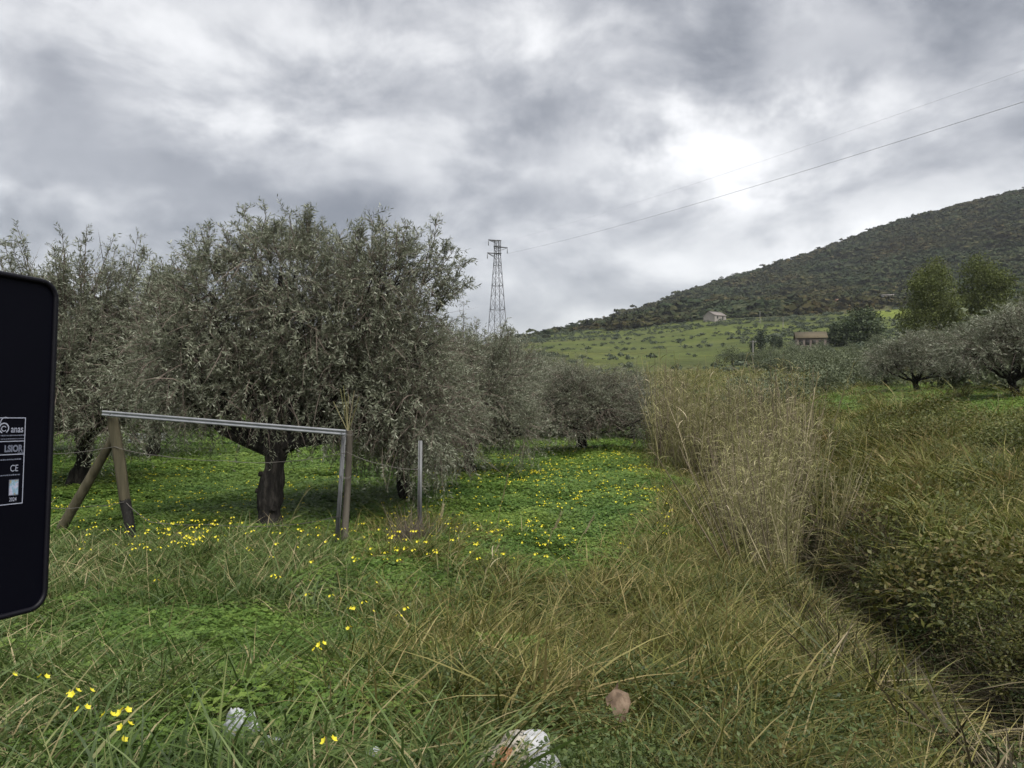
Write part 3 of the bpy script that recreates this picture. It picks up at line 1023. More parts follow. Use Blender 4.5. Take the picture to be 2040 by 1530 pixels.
        for q in range(8):
            tv = 0.12 + 0.86 * rng.random(n_spike)
            r0 = st + sdv * (hh * tv)[:, None]
            dd = nrm(sdv * 0.8 + rdir(n_spike) * 0.8)
            shoots(r0, dd, 0.14 + 0.16 * rng.random(n_spike), np.full(n_spike, 0.1), max(6, n_leaf // 2), np.full(n_spike, 0.9))
    # long leaders that break the outline: a stem with short leafy side shoots
    for (b0, t0) in leaders:
        b0 = np.array(b0, float)
        t0 = np.array(t0, float)
        for q in range(4):
            t1 = t0 + rng.normal(size=3) * [0.17, 0.17, 0.10] * (q > 0) - [0, 0, 0.12 * q]
            c_ = (b0 + t1) / 2 + rng.normal(size=3) * 0.08
            s2 = np.linspace(0, 1, 7)[:, None]
            pl = (1 - s2) ** 2 * b0 + 2 * s2 * (1 - s2) * c_ + s2 ** 2 * t1
            tube(cr, pl, np.linspace(0.012, 0.003, 7), 3, 0.4, 1, cap=False)
            ns = 26
            tv = rng.random(ns) ** 0.8
            r0 = np.stack([np.interp(tv * 6, np.arange(7), pl[:, j]) for j in range(3)], -1)
            ax_ = nrm(t1 - b0)
            dd = nrm(ax_ * 0.8 + rdir(ns) * 0.75)
            shoots(r0, dd, (0.10 + 0.17 * rng.random(ns)) * (1.15 - 0.4 * tv), np.full(ns, 0.08), max(6, n_leaf // 2), np.full(ns, 0.92))
    if n_twig:
        li = rng.choice(len(lob), n_twig, p=wts)
        u = rdir(n_twig)
        p = lob[li, :3] + u * lob[li, 3:6] * (rng.random(n_twig) ** 0.5 * 1.0)[:, None]
        p[:, 2] = np.maximum(p[:, 2], 0.3)
        dr = nrm(u + rdir(n_twig) * 0.9)
        bd = rdir(n_twig) * 0.35
        bd[:, 2] -= 0.25
        ribbons(cr, p, dr, nrm(np.cross(dr, rdir(n_twig))), 0.25 + 0.5 * rng.random(n_twig), 0.007 + 0.008 * rng.random(n_twig), bd, 3, rng.random(n_twig), 1)
    mats = mats or [M['olive_leaf'], M['twig']]
    me_t = tr.mesh('trunk', [M['olive_bark']], True)
    me_c = cr.mesh('crown', mats)
    rng = keep
    return me_t, me_c


def tree_thing(name, meshes, loc, rz, scale, label, cat, group=None):
    e = empty(name, loc, rz)
    e.scale = scale if isinstance(scale, (tuple, list)) else (scale,) * 3
    for nm, me in zip(('trunk', 'crown'), meshes):
        ob = bpy.data.objects.new(nm, me)
        C.objects.link(ob)
        ob.parent = e
    tag(e, label, cat, group)
    return e


# the big olive behind the rail: crown traced as lobes from the photo at 11 m
TA = gp(545, 1060)


def lobesA():
    y = TA.y
    out_ = []
    for (px, py, rpx, rpz, ry, wt, dy) in [
        (480, 665, 140, 115, 1.3, 1.0, 0.0), (640, 640, 150, 130, 1.4, 1.0, 0.3), (752, 645, 108, 108, 1.2, 1.0, 0.0),
        (560, 540, 110, 70, 0.9, 0.7, 0.2), (760, 550, 90, 60, 0.8, 0.6, -0.2), (420, 590, 70, 70, 0.7, 0.6, 0.2),
        (430, 760, 110, 80, 1.1, 0.9, -0.5), (560, 760, 130, 90, 1.1, 0.9, -0.9), (740, 760, 140, 120, 1.2, 1.0, -0.5),
        (820, 820, 90, 120, 0.8, 0.9, -0.1), (835, 700, 70, 100, 0.7, 0.7, 0.2), (360, 690, 70, 80, 0.7, 0.6, -0.2),
        (640, 720, 160, 110, 1.2, 0.8, 0.9), (340, 640, 60, 70, 0.8, 0.6, 0.6), (330, 760, 80, 80, 0.8, 0.6, 0.5)]:
        dy = max(dy, ry - 0.75)
        w_ = at(px, py, y + dy)
        out_.append((w_.x - TA.x, dy, w_.z - TA.z, rpx / FPX * (y + dy), ry, rpz / FPX * (y + dy), wt))
    return out_


leadA = []
for (bx, by, tx, ty, dy) in [(520, 540, 486, 418, 0.3), (540, 530, 528, 410, 0.5), (560, 520, 560, 440, 0.1), (620, 520, 620, 416, 0.3), (605, 530, 595, 450, 0.7), (740, 540, 728, 440, 0.2), (765, 540, 760, 438, 0.5), (790, 540, 812, 452, 0.1),
                             (840, 570, 868, 440, 0.3), (860, 590, 905, 500, 0.3), (870, 620, 912, 540, 0.6), (400, 560, 375, 470, 0.3), (430, 560, 418, 455, 0.5), (350, 640, 345, 520, 0.2), (680, 540, 678, 470, 0.6), (460, 540, 452, 470, 0.2), (320, 620, 300, 530, 0.5), (330, 600, 322, 520, 0.8)]:
    b_, t_ = at(bx, by, TA.y + dy) - TA, at(tx, ty, TA.y + dy) - TA
    leadA.append((b_, t_))
mA = olive_mesh(3, 0.155, 1.25, lobesA(), 8200, 25, 0.064, 120, 2600, lean=(-0.02, 0.0), spike_h=0.45, leaders=leadA)
tree_thing('olive_tree', mA, TA, 0, 1.0, 'large olive tree with thick dark trunk standing behind the metal fence rail', 'olive tree', 'olive trees in the grove')

gen_lobes = [(0, 0, 2.4, 1.15, 1.15, 0.95, 1), (-0.9, 0.2, 2.1, 0.8, 0.8, 0.8, 0.9), (0.9, -0.2, 2.2, 0.85, 0.8, 0.85, 0.9), (0.1, 0.9, 2.1, 0.8, 0.8, 0.8, 0.8), (-0.1, -0.9, 1.9, 0.8, 0.8, 0.75, 0.9),
             (0.3, 0.1, 3.2, 0.75, 0.75, 0.6, 0.7), (-0.7, -0.5, 2.9, 0.6, 0.6, 0.55, 0.6), (1.0, 0.5, 1.5, 0.6, 0.6, 0.6, 0.7), (-1.2, -0.5, 1.4, 0.6, 0.6, 0.6, 0.7), (0.6, -1.0, 1.35, 0.6, 0.6, 0.55, 0.7)]
mB = olive_mesh(11, 0.13, 1.0, gen_lobes, 5000, 20, 0.068, 70, 1700, lean=(0.15, 0.05), spike_h=0.55, leaders=[((x_ * 0.7, y_ * 0.7, 3.0), (x_, y_, z_)) for x_, y_, z_ in [(-1.2, 0.1, 4.1), (-0.8, -0.4, 4.3), (-0.3, 0.3, 4.05), (0.2, -0.2, 4.45), (0.6, 0.4, 4.2), (1.0, -0.3, 4.3), (1.4, 0.2, 3.9), (-0.1, -0.8, 4.2)]])
lob2 = [(-x * 1.05, y * 0.9, z * 0.97 + 0.06 * math.sin(i * 3.1), a * (0.9 + 0.2 * math.sin(i * 2.3)), b, c * (1 + 0.15 * math.cos(i * 1.7)), wt) for i, (x, y, z, a, b, c, wt) in enumerate(gen_lobes)]
mC = olive_mesh(23, 0.14, 0.9, lob2, 5000, 18, 0.07, 60, 2800, lean=(-0.18, 0.1), bare=0.75)
# coarser olives for the back of the grove
mD = olive_mesh(31, 0.14, 0.9, gen_lobes, 2500, 12, 0.11, 40, 900, lean=(0.1, 0.1), mats=[M['olive_leaf'], M['twig']], spike_h=0.7, bare=0.7)

GR = 'olive trees in the grove'


def olive_at(m, px, py, rz, top_py, width_px, label, natural_w=3.6, natural_h=4.3, group=GR, dist=None):
    g_ = gp(px, py) if dist is None else None
    if g_ is None:
        x = (px - 1020) / FPX * dist
        g_ = Vector((x, dist, h1(x, dist)))
    hgt = CAMZ + (765 - top_py) / FPX * g_.y - g_.z
    wid = width_px / FPX * g_.y
    return tree_thing('olive_tree', m, g_, rz, (wid / natural_w, wid / natural_w, hgt / natural_h), label, 'olive tree', group)


olive_at(mB, 150, 980, 0.4, 468, 410, 'tall olive tree with forked trunk just right of the black sign panel')
olive_at(mC, 815, 1008, 1.1, 560, 330, 'olive with drooping branches behind the thin grey metal post')
olive_at(mB, 944, 957, 2.2, 640, 290, 'olive with slim dark trunk at the left edge of the flowery meadow')
olive_at(mC, 1166, 908, 0.2, 695, 270, 'round olive with leaning dark trunk in the middle of the flowery meadow')
olive_at(mD, 1132, 884, 3.0, 712, 230, 'olive standing just behind the round olive of the flowery meadow')
olive_at(mD, 1262, 886, 1.4, 715, 130, 'narrow olive beside the dry reeds at the end of the meadow')
olive_at(mD, 1020, 890, 4.0, 645, 230, 'pale wispy olive right below the pylon', dist=29)
olive_at(mD, 930, 890, 5.1, 640, 260, 'wispy olive to the left of the pylon foot', dist=26)
olive_at(mD, 300, 905, 0.9, 515, 340, 'olive seen in the gap between the two largest olives', dist=20)
olive_at(mB, 40, 900, 2.0, 540, 330, 'olive mostly hidden behind the black sign panel', dist=21)
olive_at(mD, 660, 880, 2.5, 640, 300, 'olive deep in the grove behind the large olive trunk', dist=27)
olive_at(mD, 1085, 850, 0.3, 690, 170, 'farthest small olive in the row past the flowery meadow', dist=37)
olive_at(mD, 420, 860, 1.8, 650, 260, 'shaded olive at the back of the grove above the fence rail', dist=32)
olive_at(mD, 160, 850, 2.9, 660, 230, 'far olive seen under the branches beside the black sign', dist=38)
# right bank
umb = [(0.0, 0, 2.35, 1.2, 1.2, 0.62, 1), (-1.1, 0.2, 2.1, 0.85, 0.85, 0.5, 0.9), (1.1, -0.2, 2.2, 0.95, 0.9, 0.55, 0.9), (0.1, 0.9, 2.2, 0.9, 0.8, 0.5, 0.8), (-0.2, -0.9, 2.0, 0.9, 0.8, 0.5, 0.9),
       (0.4, 0.1, 2.9, 0.85, 0.85, 0.42, 0.7), (-0.7, -0.3, 2.75, 0.7, 0.7, 0.4, 0.6), (1.7, 0.1, 1.85, 0.5, 0.5, 0.4, 0.6), (-1.6, -0.1, 1.7, 0.5, 0.5, 0.4, 0.6)]
mH = olive_mesh(47, 0.10, 0.95, umb, 3000, 13, 0.105, 60, 1300, lean=(-0.35, 0.0), mats=[M['olive_leaf'], M['twig']], spike_h=0.45, bare=0.7)
olive_at(mH, 1838, 793, 0.0, 655, 225, 'spreading olive with thin trunk on the right bank', natural_w=4.2, natural_h=3.6)
olive_at(mH, 2035, 800, 0.3, 600, 330, 'larger olive cut by the right edge of the picture', natural_w=4.2, natural_h=3.6, dist=24)


# ------------------------------------------------------------------ other trees
def cloud_tree(seed, height, lobes, n, ls, mat, trunk_r, aspect=0.7, shell=2.2):
    global rng
    keep = rng
    rng = np.random.default_rng(seed)
    lob = np.array(lobes, float)
    tr = MB()
    tube(tr, [[0, 0, -0.3], [0.1, 0, height * 0.25], [0.05, 0.1, height * 0.55], [0, 0, height * 0.85]], [trunk_r * 1.3, trunk_r, trunk_r * 0.6, trunk_r * 0.15], 8, rough=0.15)
    for l_ in lob:
        e = l_[:3]
        s0 = np.array([0.05, 0.05, min(e[2] * 0.7, height * 0.5)])
        tube(tr, [s0, (s0 + e) / 2 + [0, 0, -0.03 * height], e], [trunk_r * 0.4, trunk_r * 0.25, trunk_r * 0.06], 5)
    cr = MB()
    nc = max(8, n // 26)
    wts = (lob[:, 3] * lob[:, 4] * lob[:, 5]) ** 0.66
    k = rng.choice(len(lob), nc, p=wts / wts.sum())
    u = rdir(nc)
    cc = lob[k, :3] + u * lob[k, 3:6] * (rng.random(nc) ** (1 / shell))[:, None]
    q = rng.integers(0, nc, n)
    sc = ls * 1.7
    off = rng.normal(size=(n, 3)) * sc * [1, 1, 0.7]
    p = cc[q] + off
    d = nrm(rdir(n) + [0, 0, -0.2])
    nor = nrm(u[q] * 0.6 + rdir(n))
    s = ls * (0.6 + 0.8 * rng.random(n))
    ct = rng.random(nc) * 0.45
    leaves(cr, p, d, nor, s, s * aspect, np.clip(ct[q] + 0.5 * rng.random(n), 0, 1))
    a = tr.mesh('trunk', [M['olive_bark']], True)
    b = cr.mesh('crown', [mat])
    rng = keep
    return a, b


def place(px, dist):
    x = (px - 1020) / FPX * dist
    return Vector((x, dist, h1(x, dist)))


eucL = [(0, 0, 8.5, 3.2, 3.0, 3.4, 1), (-1.6, 0.5, 6.0, 2.8, 2.6, 2.4, 1), (1.8, -0.3, 6.6, 2.6, 2.6, 2.6, 1), (0.4, 0.2, 11.6, 2.2, 2.0, 1.8, 1), (-1.8, 0, 9.8, 1.8, 1.8, 1.7, 1), (1.5, 0.5, 4.0, 2.4, 2.4, 1.8, 1), (-0.8, 0.5, 3.4, 2.6, 2.4, 1.8, 1)]
mE = cloud_tree(5, 13.4, eucL, 26000, 0.22, M['eucalyptus'], 0.35)
for px, d_, top, wd, rz, lab in [(1858, 105, 514, 135, 0.3, 'tall bushy eucalyptus, left one of the pair above the right bank'),
                                 (1962, 108, 508, 140, 2.1, 'tall bushy eucalyptus, right one of the pair above the right bank'),
                                 (2062, 116, 560, 120, 4.0, 'eucalyptus crown cut by the right picture edge beside the tall pair'),
                                 (1912, 118, 610, 130, 5.0, 'lower eucalyptus filling the gap between the tall pair')]:
    b = place(px, d_)
    hgt = CAMZ + (765 - top) / FPX * d_ - b.z
    tree_thing('eucalyptus_tree', mE, b, rz, (wd / FPX * d_ / 8.8, wd / FPX * d_ / 8.8, hgt / 13.4), lab, 'tree', 'eucalyptus trees')

rndL = [(0, 0, 5.5, 3.6, 3.4, 3.6, 1), (-2.6, 0, 4.2, 2.8, 2.6, 3.0, 1), (2.6, 0, 4.4, 2.8, 2.6, 3.0, 1), (0.6, 0, 8.0, 2.6, 2.4, 2.0, 1), (1.8, 0, 2.4, 3.0, 2.6, 2.0, 1), (-1.8, 0, 2.2, 3.0, 2.6, 2.0, 1)]
mF = cloud_tree(6, 10.2, rndL, 7000, 0.55, M['evergreen'], 0.35)
for px, d_, top, wd, rz, lab in [(1718, 190, 612, 92, 0.2, 'large dark round tree right of the ruined farmhouse'),
                                 (1672, 196, 640, 62, 1.4, 'smaller dark tree between the ruined farmhouse and the large round tree')]:
    b = place(px, d_)
    hgt = CAMZ + (765 - top) / FPX * d_ - b.z
    tree_thing('evergreen_tree', mF, b, rz, (wd / FPX * d_ / 10.6, wd / FPX * d_ / 10.6, hgt / 10.2), lab, 'tree', 'dark trees by the farmhouse')

cyL = [(0, 0, 1.0, 0.75, 0.75, 1.0, 1), (0, 0, 2.4, 0.75, 0.75, 1.3, 1), (0, 0, 4.0, 0.5, 0.5, 1.2, 1), (0, 0, 5.1, 0.22, 0.22, 0.8, 1)]
mG = cloud_tree(8, 5.6, cyL, 1500, 0.28, M['cypress'], 0.12)
for px, top, s_, lab in [(1500, 672, 0.8, 'low dark cypress at the left end of the cypress row'), (1516, 655, 1.25, 'tallest and widest dark cypress left of the ruined farmhouse'),
                         (1541, 667, 0.95, 'slim dark cypress in the middle of the cypress row'), (1553, 670, 0.9, 'slim dark cypress nearest the ruined farmhouse')]:
    b = place(px, 205)
    hgt = CAMZ + (765 - top) / FPX * 205 - b.z
    tree_thing('cypress_tree', mG, b, px, (s_ * 0.95, s_ * 0.95, hgt / 5.7), lab, 'cypress', 'cypresses by the farmhouse')

# grey-green olives and shrubs of the valley floor between the reeds and the farmhouse
shL = [(0, 0, 1.3, 1.5, 1.4, 1.0, 1), (-1.1, 0.2, 1.0, 1.1, 1.1, 0.8, 1), (1.1, -0.2, 1.1, 1.1, 1.1, 0.85, 1), (0.2, 0.6, 1.9, 0.9, 0.9, 0.6, 1), (-0.4, -0.6, 0.7, 1.3, 1.2, 0.6, 1)]
mS = [cloud_tree(41 + i, 2.0, [(a + 0.3 * math.sin(i * 2 + j), b, c, rx, ry, rz_, wt) for j, (a, b, c, rx, ry, rz_, wt) in enumerate(shL)], 3400, 0.15, M['olive_far'], 0.1, 0.5) for i in range(2)]
g9 = np.random.default_rng(99)
spots = []
ROWL = ['grey-green olive bush in the row right behind the dry reeds and the right bank', 'grey-green bush in the second row behind the dry reeds', 'grey-green bush in the middle of the valley floor before the farmhouse',
        'small grey-green bush on the far half of the valley floor', 'small grey-green bush in the row just below the farmhouse and cypresses']
for d_, pxs, size in [(48, (1700, 1760, 1890, 1985), 0.9), (62, (1640, 1690, 1740, 1950), 1.0), (85, (1570, 1615, 1660, 1715, 1765), 1.1),
                      (115, (1525, 1575, 1610, 1645, 1690, 1735, 1775), 1.35), (150, (1465, 1500, 1545, 1585, 1625, 1670, 1705, 1750), 1.4)]:
    for q in pxs:
        spots.append((q + g9.normal() * 8, d_ * (1 + 0.06 * g9.normal()), size * (0.8 + 0.4 * g9.random())))
for i, (q, d_, s_) in enumerate(spots):
    tree_thing('grey_shrub', mS[i % 2], place(q, d_), i * 1.7, (s_, s_, s_ * (0.8 + 0.35 * g9.random())), ROWL[min(4, [48, 62, 85, 115, 150].index(min([48, 62, 85, 115, 150], key=lambda v: abs(v - d_))))], 'bush', 'grey-green bushes of the valley floor')
for px, d_, s_, lab in [(2005, 33, 1.5, 'dark rounded bush under the olive at the right picture edge'), (1905, 36, 1.2, 'dark bush just right of the spreading olive on the right bank')]:
    tree_thing('round_bush', mS[0], place(px, d_), 0.5, (s_, s_, s_), lab, 'bush')


for px, d_, s_, lab in [(1500, 31, 0.8, 'dark bramble bush right behind the dry reeds'), (1562, 33, 0.75, 'dark bramble bush between the reeds and the grey bushes'), (1640, 40, 0.8, 'low dark bramble at the left end of the right bank')]:
    tree_thing('bramble_bush', mS[1], place(px, d_), 0.9, (s_ * 1.2, s_, s_), lab, 'bush', 'brambles behind the reeds')


# ------------------------------------------------------------------ sampling the near plants
def sample(n, x0, x1, y0, y1):
    """candidates spread evenly over the ground of a box in plan, kept where the view can reach"""
    x = x0 + (x1 - x0) * rng.random(n)
    y = y0 + (y1 - y0) * rng.random(n)
    k = np.abs(x) < 0.78 * y + 0.9
    x, y = x[k], y[k]
    z = H(x, y)
    px, py = project(x, y, z)
    return x, y, z, px, py


def gauss(px, py, cx, cy, rx, ry):
    return np.exp(-((px - cx) / rx) ** 2 - ((py - cy) / ry) ** 2)


litter = [(0.03, 2.95, 0.22), (0.47, 3.42, 0.13), (-1.17, 3.3, 0.10)]


def clear_litter(x, y, pad=0.03):
    k = np.ones(len(x), bool)
    for (lx, ly, lr) in litter:
        k &= ~((np.abs(x - lx * (y / ly)) < lr * 0.6 + pad) & (y < ly + lr * 0.3) & (y > ly - 0.3))
    return k


def slope_rots(x, y, spin=6.28, base=0.0, tilt=0.06):
    """lie on the slope of the ground, turned about the vertical"""
    e_ = 0.25
    gx = (H(x + e_, y) - H(x - e_, y)) / (2 * e_)
    gy = (H(x, y + e_) - H(x, y - e_)) / (2 * e_)
    out_ = np.zeros((len(x), 3))
    sp = base + (rng.random(len(x)) - 0.5) * spin
    for i in range(len(x)):
        nrm_ = Vector((-gx[i], -gy[i], 1 / 0.85)) + Vector((rng.normal() * tilt, rng.normal() * tilt, 0))
        q_ = Vector((0, 0, 1)).rotation_difference(nrm_.normalized())
        out_[i] = (q_.to_matrix() @ Matrix.Rotation(sp[i], 3, 'Z')).to_euler()
    return out_


def rots(n, tilt=0.15, spin=6.28, base=0.0):
    return np.stack([rng.normal(size=n) * tilt, rng.normal(size=n) * tilt, base + (rng.random(n) - 0.5) * spin], -1)


def meadow(x, y, px, py):
    """where the wood-sorrel carpet grows"""
    d = x - ditch_c(y)
    a = sstep(1235 - 60 * sstep(900, 1050, px), 1130 - 10 * sstep(900, 1050, px), py) * sstep(-1.4, -2.2, d) * sstep(640, 760, px + 0 * py)
    b = sstep(1085, 1050, py) * (px < 760)
    c = np.clip(0.95 * gauss(px, py, 430, 1275, 220, 85) + 1.0 * gauss(px, py, 600, 1400, 210, 100) + 0.6 * gauss(px, py, 820, 1180, 130, 60) + 0.5 * gauss(px, py, 300, 1460, 140, 60), 0, 1)
    return np.clip(np.maximum(np.maximum(a, b), c), 0, 1)


# clover carpet
protoC = [clover_patch('clover', 900, 0.42, 0.03, 0.14, 0.017) for i in range(6)]
x, y, z, px, py = sample(14000, -26, 6, 2.6, 40)
wgt = meadow(x, y, px, py) * np.clip(1.25 - y / 60, 0.5, 1) * np.where(y < 8, 1, 0.85)
k = (rng.random(len(x)) < wgt) & clear_litter(x, y)
x, y, z = x[k], y[k], z[k]
s_ = (0.8 + 0.6 * rng.random(len(x))) * (1 + np.clip(y - 9, 0, 30) * 0.045)
c2 = sample(1600, 8, 30, 18, 45)
d2 = c2[0] - ditch_c(c2[1])
kk = rng.random(len(d2)) < sstep(5.0, 7.0, d2) * 0.95
X = np.concatenate([x, c2[0][kk]])
Y = np.concatenate([y, c2[1][kk]])
Z = np.concatenate([z, c2[2][kk]])
SC = np.concatenate([s_, 1.7 + rng.random(kk.sum())])
scatter('clover_carpet', np.stack([X, Y, Z], -1), slope_rots(X, Y), SC, rng.integers(0, 6, len(X)), protoC, 'bright green carpet of wood sorrel leaves under the olives and across the meadow', 'ground cover')

# green grass: foreground left
protoG = [grass_patch('grass', M['grass_green'], 13, 0.32, 25, 0.11, 0.13, 0.42, 0.0098, 0.9, 0.75, (0.10, 0.0), (0.0, 0.75), 0.09) for i in range(7)]
x, y, z, px, py = sample(3600, -9, 4, 2.3, 12.5)
md = meadow(x, y, px, py)
wg = sstep(880, 640, px) * sstep(1050, 1090, py) * (1 - 0.88 * md) * (0.45 + 0.55 * sstep(0.35, 0.55, fbm(x * 0.9, y * 0.9, 77)))
wg = np.maximum(wg, 0.25 * gauss(px, py, 900, 1130, 150, 50))
wg = np.where(x - ditch_c(y) > -1.2, 0, wg)
k = (rng.random(len(x)) < wg * 0.62) & clear_litter(x, y)
x, y, z = x[k], y[k], z[k]
scatter('green_grass', np.stack([x, y, z], -1), slope_rots(x, y, 2.8), 0.75 + 0.6 * rng.random(len(x)), rng.integers(0, 7, len(x)), protoG, 'long bent green grass below the fence and the black sign', 'grass')

# dry olive-coloured grass: middle and along the ditch
protoD = [grass_patch('grass', M['grass_dry'], 13, 0.34, 27, 0.12, 0.18, 0.58, 0.0100, 0.9, 0.75, (0.30, 0.05), (0.0, 0.85), 0.13) for i in range(7)]
x, y, z, px, py = sample(4800, -3, 9, 2.3, 26)
d = x - ditch_c(y)
md = meadow(x, y, px, py)
wd_ = sstep(640, 820, px + 90 * (fbm(x, y, 5) - 0.5)) * sstep(1125 - 80 * sstep(1120, 1300, px), 1215 - 90 * sstep(1120, 1300, px), py) * sstep(-0.55, -0.9, d)
strip = sstep(-2.6, -1.7, d) * sstep(-0.5, -0.9, d) * sstep(7, 8, y) * sstep(24, 16, y)
wd_ = np.maximum(wd_, strip) * (1 - 0.6 * md * (py > 1180))
wd_ = np.maximum(wd_, gauss(px, py, 800, 1110, 70, 60) * 0.9)
lowbot = sstep(1330, 1450, py) * sstep(1500, 1300, px) * 0.3
k = (rng.random(len(x)) < wd_ * (1 - lowbot) * 0.85 * np.where(y > 9, 0.8, 1)) & clear_litter(x, y)
x, y, z = x[k], y[k], z[k]
scatter('dry_grass', np.stack([x, y, z], -1), slope_rots(x, y, 2.2), (0.65 + 0.5 * rng.random(len(x))) * np.where(y < 3.6, 0.75, 1), np.where(rng.random(len(x)) < 0.10, rng.integers(7, 14, len(x)), rng.integers(0, 7, len(x))), protoD + protoG, 'tangled olive and straw coloured grass along the left edge of the ditch', 'grass')

# right bank
protoK = [grass_patch('grass', M['grass_bank'], 16, 0.42, 34, 0.15, 0.10, 0.40, 0.0095, 1.2, 0.55, (-0.1, -0.08), (0.0, 0.8), 0.12, 3, 0.26) for i in range(8)] + [herb_clump('herb', 620, 0.42, 0.34, 0.036, M['bank_herb']) for i in range(4)]
x, y, z, px, py = sample(7000, 2.5, 30, 3.0, 36)
d = x - ditch_c(y)
wb = sstep(0.55, 0.9, d + 0.35 * (fbm(x * 1.1, y * 1.1, 14) - 0.5)) * (1 - 0.9 * sstep(5.5, 7.5, d) * sstep(14, 18, y)) * np.clip(1.15 - y / 50, 0.4, 1) * (0.75 + 0.25 * sstep(0.33, 0.5, fbm(x * 0.5, y * 0.5, 88)))
k = rng.random(len(x)) < wb * 0.85
x, y, z = x[k], y[k], z[k]
scatter('bank_grass', np.stack([x, y, z], -1), slope_rots(x, y, 6.28, 0, 0.2), (0.72 + 0.55 * rng.random(len(x)) + 1.15 * sstep(0.42, 0.66, fbm(x * 0.7, y * 0.7, 23))) * (1 + np.clip(y - 10, 0, 30) * 0.02) * (1 - 0.26 * sstep(10, 15, y) * sstep(2.5, 5, d[k])), np.where(fbm(x * 0.8, y * 0.8, 91) > 0.53, rng.integers(8, 12, len(x)), rng.integers(0, 8, len(x))), protoK, 'tall matted brown-green grass covering the whole right bank', 'grass')

# dead stems and leaves lying in the ditch
protoL = [grass_patch('litter', M['ditch_stem'], 12, 0.36, 16, 0.2, 0.15, 0.55, 0.010, 2.2, 0.4, (0, 0), (0.0, 0.9), 0.08, 3) for i in range(4)] + [herb_clump('herb', 520, 0.38, 0.2, 0.03, M['herb']) for i in range(2)]
x, y, z, px, py = sample(5200, 1, 8, 2.5, 20)
d = x - ditch_c(y)
k = rng.random(len(x)) < sstep(-1.2, -0.8, d) * sstep(1.2, 0.9, d) * 0.9
x, y, z = x[k], y[k], z[k]
scatter('ditch_litter', np.stack([x, y, z], -1), slope_rots(x, y), 0.7 + 0.5 * rng.random(len(x)), rng.integers(0, 6, len(x)), protoL, 'dead stems and low dark plants lying in the bottom of the ditch', 'plant litter')

# coarse grass of the valley floor
n = 5200
az = R(4) + R(32) * rng.random(n)
r_ = np.sqrt(33 ** 2 + (135 ** 2 - 33 ** 2) * rng.random(n))
x, y = r_ * np.sin(az), r_ * np.cos(az)
z = H(x, y)
k = rng.random(n) < 0.25 + 0.75 * sstep(0.42, 0.58, fbm(x * 0.07, y * 0.07, 19))
x, y, z = x[k], y[k], z[k]
gi = rng.integers(0, 14, len(x))
scatter('valley_grass', np.stack([x, y, z], -1), slope_rots(x, y), (1.5 + 1.6 * rng.random(len(x)))[:, None] * np.array([[1.3, 1.3, 0.75]]), gi, protoG + protoD, 'rough green and straw grass of the valley floor beyond the right bank', 'grass')

# dark leafy herbs at the bottom
protoH = [herb_clump('herb', 560, 0.34, 0.17, 0.021, M['herb']) for i in range(4)]
x, y, z, px, py = sample(3600, -3, 6, 2.3, 9)
d = x - ditch_c(y)
wh_ = np.clip(sstep(1320, 1420, py) * sstep(820, 950, px) * sstep(1560, 1380, px) * 0.9 + 0.5 * gauss(px, py, 300, 1470, 160, 70) + 0.25 * (py > 1150) * (px > 500) + 0.3 * gauss(px, py, 1500, 1400, 200, 100), 0, 1) * (d < -0.8)
wh_ = np.maximum(wh_, 0.35 * np.exp(-((d + 0.3) / 0.5) ** 2))
k = (rng.random(len(x)) < wh_ * 0.30) & clear_litter(x, y)
x, y, z = x[k], y[k], z[k]
scatter('herb_cover', np.stack([x, y, z], -1), slope_rots(x, y), 0.7 + 0.6 * rng.random(len(x)), rng.integers(0, 4, len(x)), protoH, 'dark small-leaved herbs around the litter at the bottom of the picture', 'ground cover')

# reeds along the ditch
protoR = [reed_clump('reed', 11, 1.4, 2.5, 0.3, 0.25) for i in range(5)] + [reed_clump('reed', 11, 1.1, 2.3, 0.3, 0.85) for i in range(5)]
pp, ss, ii = [], [], []
x, y, z, px, py = sample(9000, 2.5, 12, 7.5, 27)
d = x - ditch_c(y)
w1 = gauss(px, py, 1545, 1105, 85, 55) * sstep(-1.6, -1.1, d) * sstep(1.2, 0.6, d)
w2 = sstep(1290, 1330, px) * sstep(1640, 1560, px) * sstep(14.5, 16.5, y) * sstep(25, 21, y) * sstep(-2.0, -1.3, d) * sstep(2.2, 0.8, d)
w3 = sstep(10, 12, y) * sstep(17, 14, y) * sstep(-0.9, -0.5, d) * sstep(1.4, 0.6, d) * 0.0
wr = np.clip(w1 * 1.0 + w2 * 0.42 + w3, 0, 1)
k = rng.random(len(x)) < wr * np.where(y < 12.5, 0.72, 0.46)
x, y, z = x[k], y[k], z[k]
sc_ = (0.52 + 0.48 * rng.random(len(x))) * np.where(y > 12.5, 1.28, 0.92)
rr_ = rots(len(x), 0.07)
fr_ = y < 12.5
rr_[:, 2] *= 0.1
xm = x[fr_].mean()
rr_[fr_, 1] += np.clip((x[fr_] - xm) * 0.30, -0.3, 0.42)
scatter('dry_reeds', np.stack([x, y, z], -1), rr_, sc_, rng.integers(0, 5, len(x)) + np.where((y < 12.5) | (rng.random(len(x)) < 0.25), 5, 0), protoR, 'stand of tall dry straw coloured reeds growing in the ditch', 'reeds')

